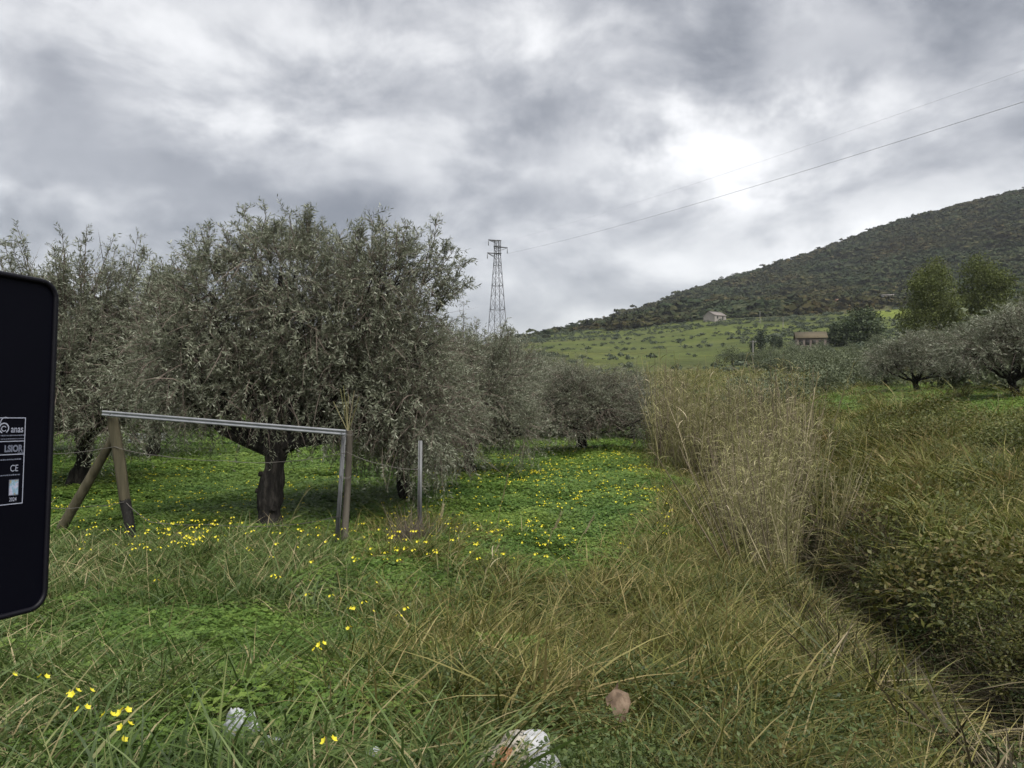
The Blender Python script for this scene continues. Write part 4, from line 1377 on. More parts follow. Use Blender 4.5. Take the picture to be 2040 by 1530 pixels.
# shrubs on mountain and hillside
protoM = [bush_proto('shrub', M['scrub'], 95, 0.7, 0.38) for i in range(5)]
n = 42000
az = R(-6) + R(48) * rng.random(n)
r_ = np.sqrt(470 ** 2 + (1160 ** 2 - 470 ** 2) * rng.random(n))
x, y = r_ * np.sin(az), r_ * np.cos(az)
z = H(x, y)
k = (z > 22) & (rng.random(n) < 0.35 + 0.75 * sstep(0.4, 0.55, fbm(x * 0.02, y * 0.02, 44))) & ~((r_ < 512) & (rng.random(n) < 0.5))
k &= ~((np.abs(1020 + FPX * np.tan(az) - 1790) < 60) & (r_ < 485))
k &= (1020 + FPX * np.tan(az) > 1225 + 60 * (fbm(x * 0.02, y * 0.02, 71) - 0.5)) | (rng.random(n) < 0.05)
k &= ~((np.abs(1020 + FPX * np.tan(az) - 1690) < 34) & (r_ < 500))
k &= ~((np.abs(1020 + FPX * np.tan(az) - 1772) < 24) & (r_ < 500))
x, y, z = x[k], y[k], z[k]
s_ = (2.0 + 5.5 * rng.random(len(x)) ** 2.6) * np.where(rng.random(len(x)) < 0.05, 1.6, 1.0) * np.where(np.hypot(x, y) < 620, 1.15, 1.0)
scatter('mountain_scrub', np.stack([x, y, z - 0.2], -1), rots(len(x), 0.1), np.stack([s_ * 1.25, s_ * 1.25, s_ * 0.85], -1), rng.integers(0, 5, len(x)), protoM, 'dark evergreen scrub and woodland covering the mountain slope', 'scrub')
protoS = [bush_proto('shrub', M['hill_scrub'], 80, 0.8) for i in range(4)]
n = 14000
az = R(-8) + R(48) * rng.random(n)
r_ = np.sqrt(120 ** 2 + (640 ** 2 - 120 ** 2) * rng.random(n))
x, y = r_ * np.sin(az), r_ * np.cos(az)
pxx = 1020 + FPX * np.tan(az)
den = sstep(0.44, 0.60, fbm(x * 0.018 + 4, y * 0.03, 66)) * 0.9 + 0.04
den = np.where((np.abs(pxx - 1250) < 220) & (r_ > 125) & (r_ < 400), den * 0.16, den)
den = np.where((np.abs(pxx - 1790) < 75) & (r_ > 385) & (r_ < 470), 0.0, den)
den = np.where((r_ > 400) & (pxx < 1380), 0.75, den)
den = np.where((np.abs(pxx - 1615) < 45) & (r_ > 150) & (r_ < 210), 0.0, den)
den = np.where((np.abs(pxx - 1690) < 34) & (r_ > 440), 0.0, den)
den = np.where((np.abs(pxx - 1530) < 45) & (r_ > 165) & (r_ < 235), 0.0, den)
z = H(x, y)
row = np.sin(z * 1.3 + 5 * fbm(x * 0.01, y * 0.01, 8)) > 0.35
k = rng.random(n) < np.where(row, den * 1.6 + 0.14, den * 0.45)
x, y, z = x[k], y[k], z[k]
s_ = 0.7 + 1.5 * rng.random(len(x)) ** 1.5
scatter('hillside_scrub', np.stack([x, y, z - 0.1], -1), rots(len(x), 0.1), s_, rng.integers(0, 4, len(x)), protoS, 'low olives and bushes dotted in rows over the green hillside', 'scrub')

# ------------------------------------------------------------------ flowers
def flower_mesh(name, nfl, stem_h, fr):
    mb = MB()
    top = np.array([0.02 * rng.normal(), 0.02 * rng.normal(), stem_h])
    tube(mb, [[0, 0, -0.03], top * [0.4, 0.4, 0.5], top], 0.0016, 3, 0.7, 1, cap=False)
    for i in range(nfl):
        a = i * 6.28 / max(nfl, 1) + rng.random()
        o_ = np.array([math.cos(a), math.sin(a), 0.3 + 0.5 * rng.random()]) * (0.016 if nfl > 1 else 0.004)
        c = top + o_
        axis = nrm(np.array([math.cos(a) * 0.8, math.sin(a) * 0.8 - 0.25, 0.8]))
        s1 = nrm(np.cross(axis, [0.3, 0.5, 0.2]))
        s2 = np.cross(axis, s1)
        an = np.arange(5) * 1.2566
        d = nrm(np.cos(an)[:, None] * s1 + np.sin(an)[:, None] * s2 + axis * 0.45)
        leaves(mb, np.repeat(c[None], 5, 0), d, np.repeat(axis[None], 5, 0), np.full(5, fr), np.full(5, fr * 0.95), 0.3 + 0.6 * rng.random(5), 0, 0.0)
    return mb.mesh(name, [M['petal'], M['clover']])


fl_near = [flower_mesh('yellow_flower', q, 0.2 + 0.05 * q, 0.017) for q in (1, 2, 3, 2)]
fl_far = []
for q in (2, 3, 3):
    ob = bpy.data.objects.new('flower', flower_mesh('flower', q, 0.17, 0.0145))
    fl_far.append(ob)

near = [(22, 1343), (83, 1348), (142, 1390), (155, 1418), (172, 1376), (205, 1425), (232, 1428), (240, 1455), (242, 1470)]
patch2 = [(622, 1295), (632, 1290), (645, 1483)]
patch3 = [(255, 1107), (305, 1158), (540, 1150), (551, 1153), (612, 1157), (605, 1187), (620, 1122)]
patch4 = [(657, 1190), (672, 1193), (692, 1213), (706, 1215), (722, 1203), (740, 1217), (790, 1227), (806, 1217), (693, 1255), (746, 1160)]
cnt = 0


def put_flower(px, py, label, group):
    global cnt
    mi = cnt % 4
    hgt = 0.2 + 0.05 * (1, 2, 3, 2)[mi]
    q = gp(px, py, hgt * 0.95)
    x, y = q.x, q.y
    ob = bpy.data.objects.new('yellow_flower', fl_near[mi])
    C.objects.link(ob)
    z = h1(x, y)
    ob.location = (x, y, z)
    s = max(0.6, (q.z - z) / hgt)
    ob.scale = (0.95, 0.95, s)
    ob.rotation_euler = (0, 0, random.uniform(-0.6, 0.6))
    tag(ob, label, 'flower', group)
    cnt += 1


for q in near:
    put_flower(*q, 'yellow wood sorrel flower in the grass at the bottom left below the black sign', 'yellow flowers below the black sign')
for q in patch2:
    put_flower(*q, 'yellow wood sorrel flower on the clover patch above the white plastic litter', 'yellow flowers on the near clover patch')
for q in patch3:
    put_flower(*q, 'yellow wood sorrel flower in the grass in front of the fence rail', 'yellow flowers in front of the fence')
for q in patch4:
    put_flower(*q, 'yellow wood sorrel flower in the grass right of the galvanised fence post foot', 'yellow flowers right of the fence post')
# the dense line along the fence: individuals, nearest first
g5 = np.random.default_rng(5)
for i in range(210):
    if i < 140:
        q = (150 + 560 * g5.random() if i > 45 else 310 + 120 * g5.random(), 1062 + 26 * g5.normal() * 0.7)
        put_flower(q[0], q[1], 'yellow wood sorrel flower in the dense band along the fence foot', 'yellow flowers along the fence')
    else:
        q = (700 + 430 * g5.random(), 1040 + 80 * g5.random())
        put_flower(q[0], q[1], 'yellow wood sorrel flower on the near part of the open meadow', 'yellow flowers on the near meadow')
x, y, z, px, py = sample(60000, -16, 6, 9.0, 34)
d = x - ditch_c(y)
wf = meadow(x, y, px, py) * np.clip(0.10 * (px < 760) + (px >= 760) * (0.18 + 0.75 * gauss(px, py, 1120, 940, 170, 50) + 0.35 * gauss(px, py, 1200, 905, 120, 18)) * (px < 1345), 0, 1) * (0.25 + 0.75 * sstep(0.4, 0.6, fbm(x * 0.8, y * 0.8, 3)))
k = rng.random(len(x)) < wf * 0.75
x, y, z = x[k], y[k], z[k]
c2 = sample(4000, 8, 26, 18, 32)
d2 = c2[0] - ditch_c(c2[1])
kk = rng.random(len(d2)) < sstep(6.5, 9, d2) * 0.16
X = np.concatenate([x, c2[0][kk]])
Y = np.concatenate([y, c2[1][kk]])
Z = np.concatenate([z, c2[2][kk]])
scatter('meadow_flowers', np.stack([X, Y, Z], -1), rots(len(X), 0.15), 0.8 + 0.4 * rng.random(len(X)), rng.integers(0, 3, len(X)), fl_far, 'countless yellow wood sorrel flowers over the meadow and under the olives', 'flowers')

# ------------------------------------------------------------------ fence
pb = gp(262, 1085)
yl = pb.y
e = empty('wooden_post', (pb.x, pb.y, pb.z))
tp = at(224, 832, yl) - pb
mid = tp * 0.36
mb = MB()
tube(mb, [mid * 0.98, mid + (tp - mid) * 0.5 + Vector((0.012, 0, 0)), tp], [0.068, 0.074, 0.07], 14, rough=0.06)
mb.obj('shaft', M['wood_green'], e, True)
mb = MB()
tube(mb, [Vector((0, 0, -0.25)), Vector((0, 0, 0)), mid * 0.5 + Vector((0.01, 0, 0)), mid], [0.055, 0.06, 0.066, 0.07], 12, rough=0.14)
tag(mb.obj('charred_foot', M['burnt'], e, True), 'blackened lower end of the post')
tag(e, 'leaning wooden post with blackened foot under the left end of the metal rail', 'fence post')

bb = gp(113, 1068)
e = empty('wooden_brace', bb)
tb = at(226, 872, yl + 0.1) - bb
mb = MB()
tube(mb, [tb * -0.1, tb * 0.5 + Vector((0.01, 0, 0.01)), tb], [0.068, 0.064, 0.058], 12, rough=0.06)
mb.obj('log', M['wood_green'], e, True)
mb = MB()
tube(mb, [tb * 0.995, tb * 1.006], [0.053, 0.05], 12)
mb.obj('sawn_end', M['wood_grey'], e)
tag(e, 'slanted round wooden brace leaning against the left fence post', 'fence brace')

pr = gp(673, 1103)
yr = pr.y
e = empty('metal_post', pr)
tp2 = at(689, 864, yr) - pr
mb = MB()
ax = tp2.normalized()
q = ax.to_track_quat('Z', 'Y').to_matrix()
box(mb, tp2 * 0.46, (0.062, 0.006, tp2.length * 1.08), q)
box(mb, tp2 * 0.46 + Vector((-0.029, 0.0275, 0)), (0.006, 0.05, tp2.length * 1.08), q)
mb.obj('angle_bar', M['galv_dull'], e)
for i in range(9):
    mb = MB()
    tube(mb, [tp2 * (0.1 + i * 0.1) + Vector((0.008, -0.0032, 0)), tp2 * (0.1 + i * 0.1) + Vector((0.008, -0.006, 0))], 0.008, 8)
    mb.obj('bolt_hole', M['burnt'], e)
tag(e, 'galvanised angle iron fence post holding the right end of the metal rail', 'fence post')

ps = gp(681, 1100)
ps = Vector((ps.x + 0.02, yr + 0.12, h1(ps.x, yr + 0.12)))
e = empty('wooden_stake', ps)
tp3 = at(697, 858, ps.y) - ps
mb = MB()
tube(mb, [tp3 * -0.08, tp3 * 0.5 + Vector((0.008, 0, 0)), tp3], [0.045, 0.043, 0.04], 9, rough=0.2)
mb.obj('stake', M['wood_grey'], e, True)
for f_ in (0.62, 0.97):
    mb = MB()
    an = np.linspace(0, 2 * np.pi, 14)
    c_ = tp3 * f_
    for k_ in range(2):
        tube(mb, [Vector((c_.x - 0.012 + 0.062 * math.cos(a), c_.y - 0.05 + 0.10 * math.sin(a), c_.z + 0.012 * k_ + 0.01 * math.sin(a * 2))) for a in an], 0.003, 4, cap=False)
    mb.obj('wire_tie', M['wire'], e)
tag(e, 'grey weathered wooden stake wired to the galvanised fence post', 'fence stake')

# the rail: folded channel with two ribs
ra, rb = at(206, 823, yl - 0.09), at(690, 862, yr - 0.045)
dv = (rb - ra).normalized()
qm = dv.to_track_quat('X', 'Z').to_matrix()
e = empty('metal_rail', ra)
Lr = (rb - ra).length
mb = MB()
prof = [(-0.03, -0.032), (-0.03, -0.012), (-0.018, -0.006), (-0.018, 0.006), (-0.03, 0.012), (-0.03, 0.032), (0.0, 0.036), (0.0, -0.036)]
vv = []
for s in (0, Lr):
    for (yy, zz) in prof:
        vv.append(qm @ Vector((s, yy, zz)))
n_ = len(prof)
mb.add(vv, [[i, (i + 1) % n_, n_ + (i + 1) % n_, n_ + i] for i in range(n_)])
mb.add(vv[:n_], [list(range(n_))[::-1]])
mb.add(vv[n_:], [list(range(n_))])
mb.obj('channel', M['galv'], e)
for s in (0.12, Lr - 0.05):
    mb = MB()
    c_ = qm @ Vector((s, 0.0, 0))
    tube(mb, [c_ + qm @ Vector((0, -0.034, 0)), c_ + qm @ Vector((0, -0.016, 0))], 0.009, 8)
    mb.obj('bolt', M['galv_dull'], e)
tag(e, 'long galvanised metal rail laid across the tops of two fence posts', 'rail')

pg = Vector(((832 - 1020) / FPX * 9.9, 9.9, h1((832 - 1020) / FPX * 9.9, 9.9)))
e = empty('thin_metal_post', pg)
tg_ = at(834, 878, pg.y) - pg
mb = MB()
q = tg_.normalized().to_track_quat('Z', 'Y').to_matrix()
box(mb, tg_ * 0.47, (0.052, 0.005, tg_.length * 1.06), q)
box(mb, tg_ * 0.47 + Vector((0.0235, 0.025, 0)), (0.005, 0.045, tg_.length * 1.06), q)
mb.obj('angle_bar', M['galv_dull'], e)
for i in range(6):
    mb = MB()
    tube(mb, [tg_ * (0.2 + i * 0.13) + Vector((0, -0.0027, 0)), tg_ * (0.2 + i * 0.13) + Vector((0, -0.005, 0))], 0.007, 7)
    mb.obj('bolt_hole', M['burnt'], e)
tag(e, 'thin grey metal post standing alone before the drooping olive', 'fence post')


def wire(pixs, label, r_=0.0042):
    mb = MB()
    pts = []
    P3 = [at(*q) for q in pixs]
    for a, b in zip(P3[:-1], P3[1:]):
        for s in np.linspace(0, 1, 8, endpoint=False):
            sag = -0.02 * math.sin(s * math.pi)
            pts.append(a + (b - a) * s + Vector((0.003 * math.sin(s * 40), 0, sag)))
    pts.append(P3[-1])
    o0 = pts[0].copy()
    tube(mb, [p_ - o0 for p_ in pts], r_, 5)
    ob = mb.obj('fence_wire', M['wire'])
    ob.location = o0
    tag(ob, label, 'wire', 'fence wires')


wire([(-60, 908, yl + 0.6), (95, 905, yl + 0.3), (228, 890, yl - 0.08), (320, 908, yl - 0.1), (450, 918, yl - 0.15), (560, 920, yl - 0.2), (688, 902, yr - 0.04)], 'upper slack fence wire strung between the wooden post and the galvanised post')
wire([(100, 1012, yl + 0.2), (180, 1008, yl + 0.1), (246, 1000, yl - 0.08)], 'short fence wire from the slanted brace to the charred post foot')
wire([(252, 1002, yl - 0.09), (300, 1040, yl - 0.1), (420, 1045, yl - 0.2), (560, 1047, yl - 0.3), (676, 1028, yr - 0.04)], 'lower fence wire sagging in front of the olive trunk')
wire([(690, 900, yr - 0.03), (760, 925, yr + 0.2), (832, 935, pg.y - 0.05)], 'fence wire from the galvanised post to the lone thin post')

# canes standing behind the post
cb = Vector((ps.x + 0.01, ps.y + 0.1, h1(ps.x, ps.y + 0.1)))
e = empty('cane_bundle', cb)
for i, (px_, py_) in enumerate([(664, 800), (678, 775), (684, 768), (694, 785), (706, 778), (716, 790), (690, 800)]):
    mb = MB()
    t_ = at(px_, py_, cb.y + 0.05 * math.sin(i)) - cb
    nk = at(692 + i % 3, 858, cb.y) - cb
    tube(mb, [Vector((0.01 * i - 0.03, 0, -0.05)), nk * 0.5, nk, t_], [0.007, 0.007, 0.006, 0.004], 5, 0.55 + 0.3 * random.random())
    mb.obj('cane', M['reed'], e)
tag(e, 'bundle of dry canes fanning out above the galvanised fence post', 'canes')

# leaning reed bundle
lb = gp(1655, 1120)
e = empty('fallen_reed_bundle', lb)
for i in range(18):
    a_ = random.random()
    t_ = at(1655 + (1700 - 1655) * 1 + random.uniform(-55, 20), 925 + random.uniform(-25, 75), lb.y + random.uniform(-0.4, 0.3)) - lb
    if i < 3:
        t_ = at(1740 - i * 12, 893 + i * 12, lb.y + 0.1) - lb
    st = Vector((random.uniform(-0.12, 0.1), random.uniform(-0.1, 0.1), -0.05))
    mb = MB()
    md_ = (st + t_) * 0.5 + Vector((random.uniform(0, 0.06), 0, 0.08))
    tube(mb, [st, md_, t_], [0.008, 0.006, 0.003], 4, 0.4 + 0.5 * random.random())
    k = 5
    tt = 0.45 + 0.55 * rng.random(k)
    base_ = np.array(md_)[None] + (np.array(t_) - np.array(md_))[None] * ((tt - 0.45) / 0.55)[:, None]
    dd = nrm(np.repeat(np.array(t_.normalized())[None], k, 0) + rdir(k) * 0.4)
    ribbons(mb, base_, dd, nrm(np.cross(dd, rdir(k))), 0.1 + 0.15 * rng.random(k), np.full(k, 0.01), np.array([[0, 0, -0.4]] * k), 3, 0.5 + 0.4 * rng.random(k))
    mb.obj('reed_stem', M['reed'], e)
tag(e, 'leaning bundle of pale dry reeds fallen to the right over the ditch', 'reeds')

# tall lone stalks
for i, (px_, b_, t_, lx, lab) in enumerate([(985, 1075, 955, 25, 'dry plumed grass stalk in the middle of the meadow'), (1085, 1100, 1030, 30, 'short plumed grass stalk leaning right on the meadow'),
                                            (1140, 1110, 1035, 40, 'plumed grass stalk nearest the olive coloured grass'), (868, 1080, 1012, 15, 'dry plumed stalk beside the brown tuft by the thin post'),
                                            (892, 1180, 1052, 5, 'upright pale stalk in front of the meadow'), (905, 1160, 1058, 15, 'thin pale stalk just right of the upright one'),
                                            (945, 1210, 1068, 55, 'long pale stalk slanting right before the meadow'), (985, 1190, 1100, 30, 'slanting stalk right of the long pale one'),
                                            (560, 1080, 960, 60, 'thin stalk slanting towards the galvanised post')]):
    g_ = gp(px_, b_)
    mb = MB()
    tpv = at(px_ + lx, t_, g_.y) - g_
    tube(mb, [Vector((0, 0, -0.05)), tpv * 0.5 + Vector((-0.01, 0, 0.02)), tpv], [0.006, 0.005, 0.0025], 5, 0.6)
    k = 46
    tt = 0.62 + 0.42 * rng.random(k)
    bs_ = np.array(tpv)[None] * tt[:, None]
    dd = nrm(np.repeat(np.array(tpv.normalized())[None], k, 0) + rdir(k) * 0.28)
    if i < 4:
        ribbons(mb, bs_, dd, nrm(np.cross(dd, rdir(k))), 0.05 + 0.06 * rng.random(k), np.full(k, 0.007), rdir(k) * 0.1, 2, 0.45 + 0.5 * rng.random(k))
    else:
        k = 6
        ribbons(mb, bs_[:k] * (0.4 + 0.5 * rng.random(k))[:, None], nrm(dd[:k] + rdir(k) * 0.5), nrm(np.cross(dd[:k], rdir(k))), 0.16 + 0.16 * rng.random(k), np.full(k, 0.012), np.array([[0.2, 0, -0.5]] * k), 4, 0.4 + 0.5 * rng.random(k))
    ob = mb.obj('grass_stalk', M['reed'])
    ob.location = g_
    tag(ob, lab, 'grass stalk', 'tall single stalks')

# brown dead tuft by the thin post
g_ = gp(822, 1098)
mb = MB()
k = 520
a = rng.random(k) * 6.28
b_ = np.stack([np.cos(a) * 0.22 * rng.random(k), np.sin(a) * 0.2 * rng.random(k), np.zeros(k)], -1)
d_ = nrm(np.stack([rng.normal(size=k) * 0.5, rng.normal(size=k) * 0.4, np.ones(k)], -1))
ribbons(mb, b_, d_, nrm(np.cross(d_, rdir(k))), 0.2 + 0.42 * rng.random(k), np.full(k, 0.006), rdir(k) * 0.4, 4, rng.random(k))
ob = mb.obj('dead_tuft', M['twig'])
ob.location = g_
tag(ob, 'brown tangled dead tuft at the foot of the thin metal post', 'dead plant')

# pale slatted sheet under the trees
g_ = gp(288, 898)
e = empty('corrugated_sheet', g_)
wd_ = 74 / FPX * g_.y
hg_ = 34 / FPX * g_.y
nrib = 6
for i in range(nrib):
    mb = MB()
    z_ = hg_ * (i + 0.5) / nrib
    tube(mb, [Vector((-wd_ / 2, 0.04 * i, z_)), Vector((wd_ / 2, 0.04 * i, z_))], hg_ / nrib * 0.42, 8)
    mb.obj('rib', M['sheet'], e, True)
mb = MB()
mb.add([(-wd_ / 2, 0.03, 0), (wd_ / 2, 0.03, 0), (wd_ / 2, 0.24, hg_), (-wd_ / 2, 0.24, hg_)], [[0, 1, 2, 3]])
mb.obj('backing', M['galv_dull'], e)
tag(e, 'pale ribbed sheet lying under the olives behind the wooden post', 'sheet')

# ------------------------------------------------------------------ road sign seen from behind
SU = Vector((-0.342, -0.94, 0)).normalized()      # along the panel away from its right edge
tl = R(2.3)
RE = Vector((-0.853, 1.405, 0))
zt = CAMZ + (765 - 557) / FPX * 1.405
zb = CAMZ + (765 - 1212) / FPX * 1.405
PH = zt - zb
NF = Vector((0.94, -0.342, 0)).normalized()       # towards the viewer
org = Vector((RE.x, RE.y, zb))
Rm = Matrix((SU, NF, Vector((0, 0, 1)))).transposed()
Rm = Rm @ Matrix.Rotation(R(-2.4), 3, 'Y')
se = empty('road_sign', (org.x + SU.x * 0.3, org.y + SU.y * 0.3, h1(org.x + SU.x * 0.3, org.y + SU.y * 0.3)))
bo = org - se.location


def spt(s, t_, n_=0.0):
    """panel coordinates: s from the right edge, t up, n towards the viewer"""
    return bo + Rm @ Vector((s, n_, t_))


PW = 0.60


def rounded(w_, h_, r_, k=6):
    pts = []
    for cx, cy, a0 in [(w_ - r_, h_ - r_, 0), (r_, h_ - r_, 90), (r_, r_, 180), (w_ - r_, r_, 270)]:
        for i in range(k + 1):
            a = R(a0 + 90 * i / k)
            pts.append((cx + r_ * math.cos(a), cy + r_ * math.sin(a)))
    return pts


mb = MB()
oc = rounded(PW, PH, 0.03)
ic = [(0.004 + (PW - 0.008) * p_[0] / PW, 0.004 + (PH - 0.008) * p_[1] / PH) for p_ in oc]
n_ = len(oc)
V_ = [spt(p_[0], p_[1], -0.02) for p_ in oc] + [spt(p_[0], p_[1], -0.003) for p_ in oc] + [spt(p_[0], p_[1], 0.0) for p_ in ic]
F_ = []
for i in range(n_):
    j = (i + 1) % n_
    F_ += [[i, j, n_ + j, n_ + i], [n_ + i, n_ + j, 2 * n_ + j, 2 * n_ + i]]
mb.add(V_, F_)
mb.add(V_[2 * n_:], [list(range(n_))])
mb.add(V_[:n_], [list(range(n_))[::-1]])
mb.obj('panel', M['sign_black'], se)
# raised rim along the outline
mb = MB()
tube(mb, [spt(0.005 + (PW - 0.01) * p_[0] / PW, 0.005 + (PH - 0.01) * p_[1] / PH, 0.002) for p_ in oc + oc[:1]], 0.005, 6, cap=False)
mb.obj('rim', M['sign_edge'], se, True)
mb = MB()
pc = spt(0.33, 0.3, -0.05)
tube(mb, [Vector((pc.x, pc.y, -0.3)), Vector((pc.x, pc.y, PH + 0.55 + bo.z - 0.5))], 0.03, 16)
mb.obj('pole', M['galv_dull'], se, True)
for t_ in (0.15, 0.45):
    mb = MB()
    c_ = spt(0.33, t_, -0.035)
    box(mb, c_, (0.2, 0.03, 0.04), Rm)
    mb.obj('bracket', M['galv_dull'], se)
# maker's label
lab = empty('maker_label', (0, 0, 0))
lab.parent = se
LS0, LS1, LT0, LT1 = 0.0545, 0.135, 0.197, 0.349


def tile(s0, s1, t0, t1, n_=0.0016, parent=lab, mat='print', name='line'):
    mb = MB()
    mb.add([spt(s0, t0, n_), spt(s1, t0, n_), spt(s1, t1, n_), spt(s0, t1, n_)], [[3, 2, 1, 0]])
    return mb.obj(name, M[mat], parent)


lt = 0.0016
for a in [(LS0, LS1, LT1 - lt, LT1), (LS0, LS1, LT0, LT0 + lt), (LS0, LS0 + lt, LT0 + lt, LT1 - lt), (LS1 - lt, LS1, LT0 + lt, LT1 - lt), (LS0 + lt, LS1 - lt, 0.3065, 0.3065 + lt), (LS0 + lt, LS1 - lt, 0.2835, 0.2835 + lt)]:
    tile(*a, name='border_line')


def text(txt, s_right, t_base, height, mat='print', squash=1.0, bold=0.0, name='lettering', width=None):
    cu = bpy.data.curves.new('txt', 'FONT')
    cu.body = txt
    cu.size = 1.0
    cu.offset = bold
    tob = bpy.data.objects.new('txt', cu)
    C.objects.link(tob)
    bpy.context.view_layer.update()
    dg = bpy.context.evaluated_depsgraph_get()
    me = bpy.data.meshes.new_from_object(tob.evaluated_get(dg))
    bpy.data.objects.remove(tob, do_unlink=True)
    co = np.array([v.co[:] for v in me.vertices])
    mx = co.max(0)
    mn_ = co.min(0)
    sc_ = height / (mx[1] - mn_[1])
    sw = sc_ * squash if width is None else width / (mx[0] - mn_[0])
    for v in me.vertices:
        v.co = spt(s_right + (mx[0] - v.co.x) * sw, t_base + (v.co.y - mn_[1]) * sc_, 0.0017)
    me.materials.append(M[mat])
    me.name = name
    ob = bpy.data.objects.new(name, me)
    C.objects.link(ob)
    ob.parent = lab
    return ob


text('anas', 0.0590, 0.3225, 0.0086, width=0.0225, bold=0.008)
# round swirl emblem left of the word
mb = MB()
for rad_, c0, a0, a1, th in [(0.0085, (0.0945, 0.3305), -60, 250, 0.0022), (0.0042, (0.0945, 0.3295), 30, 330, 0.0016), (0.009, (0.092, 0.340), 60, 190, 0.0016)]:
    an = np.radians(np.linspace(a0, a1, 18))
    V_ = []
    for a in an:
        for r_ in (rad_ - th / 2, rad_ + th / 2):
            V_.append(spt(c0[0] - math.cos(a) * r_, c0[1] + math.sin(a) * r_, 0.0017))
    mb.add(V_, [[2 * i, 2 * i + 1, 2 * i + 3, 2 * i + 2] for i in range(17)])
mb.obj('emblem', M['print'], lab)
text('LSIOR', 0.0580, 0.2885, 0.0125, 'print_dim', width=0.034, bold=0.045)
text('CE', 0.0655, 0.2545, 0.0115, width=0.0145)
text('2024', 0.0665, 0.2025, 0.0068, width=0.0135, bold=0.01)


def fineprint(s0, s1, t0, h_):
    s = s0
    while s < s1:
        w_ = random.uniform(0.0012, 0.0042)
        tile(s, min(s + w_, s1), t0, t0 + h_ * random.uniform(0.75, 1), mat='print_dim', name='fine_print')
        s += w_ + 0.0007


fineprint(0.0562, 0.10, 0.3165, 0.0023)
fineprint(0.0562, 0.10, 0.3108, 0.0017)
fineprint(0.0562, 0.068, 0.2858, 0.0016)
fineprint(0.061, 0.10, 0.2745, 0.0024)
fineprint(0.062, 0.10, 0.2475, 0.0024)
tile(0.0635, 0.0815, 0.2125, 0.2405, mat='print_dim', name='sticker_frame')
tile(0.0645, 0.0805, 0.2139, 0.2391, 0.0021, mat='hologram', name='hologram_sticker')
tag(se, 'black back of a road sign panel with white maker label at the left edge', 'road sign')

# concrete block at the bottom left corner
cbp = Vector((-2.22, 2.72, h1(-2.2, 2.75)))
e = empty('concrete_block', cbp, R(-50))
me_ = bpy.data.meshes.new('block')
import bmesh
bm = bmesh.new()
bmesh.ops.create_cube(bm, size=1)
for v in bm.verts:
    v.co = Vector((v.co.x * 0.75, v.co.y * 0.42, v.co.z * 0.4 + 0.0))
bmesh.ops.bevel(bm, geom=bm.edges[:], offset=0.025, segments=2, affect='EDGES')
bmesh.ops.subdivide_edges(bm, edges=bm.edges[:], cuts=3, use_grid_fill=True)
for v in bm.verts:
    v.co += Vector((random.uniform(-1, 1), random.uniform(-1, 1), random.uniform(-1, 1))) * 0.006
bm.to_mesh(me_)
bm.free()
me_.materials.append(M['concrete'])
ob = bpy.data.objects.new('block', me_)
C.objects.link(ob)
ob.parent = e
tag(e, 'rough concrete block in the bottom left corner of the picture', 'concrete block')


# ------------------------------------------------------------------ litter
def crumple(name, mat, loc, sx_, sy_, hz, seed, rz=0.0, sharp=1.0, label=None, cat=None, n=46, fold=3.0, tilt=(0, 0)):
    u_, v_ = np.meshgrid(np.linspace(-1, 1, n), np.linspace(-1, 1, n))
    rad_ = np.sqrt(u_ ** 2 + v_ ** 2)
    ang_ = np.arctan2(v_, u_)
    # square grid to ragged round outline
    k_ = np.maximum(np.abs(u_), np.abs(v_)) / np.maximum(rad_, 1e-6)
    outl = 1 + 0.16 * np.sin(ang_ * 3 + seed) + 0.08 * np.sin(ang_ * 7 + seed * 2)
    X_ = u_ * k_ * outl * sx_ / 2
    Y_ = v_ * k_ * outl * sy_ / 2
    rr_ = np.maximum(np.abs(u_), np.abs(v_))
    dome = np.sqrt(np.clip(1 - rr_ ** 2.6, 0, 1))
    f1 = np.abs(fbm(X_ * fold * 4 + seed, Y_ * fold * 4, seed, 4) - 0.5)
    f2 = np.abs(fbm(X_ * fold * 9 + seed, Y_ * fold * 9 + X_ * 8, seed + 5, 3) - 0.5)
    Z_ = hz * dome * (0.75 + sharp * (0.9 * f1 + 0.35 * f2)) - 0.02
    mb = MB()
    i, j = np.meshgrid(np.arange(n - 1), np.arange(n - 1), indexing='ij')
    F_ = np.stack([i * n + j, i * n + j + 1, (i + 1) * n + j + 1, (i + 1) * n + j], -1).reshape(-1, 4)
    mb.add(np.stack([X_, Y_, Z_], -1).reshape(-1, 3), F_)
    ob = mb.obj(name, mat, None, False)
    ob.location = loc
    ob.rotation_euler = (tilt[0], tilt[1], rz)
    if label:
        tag(ob, label, cat)
    return ob, (X_, Y_, Z_)


def on_ground(x, y, dz=0.0):
    return Vector((x, y, h1(x, y) + dz))


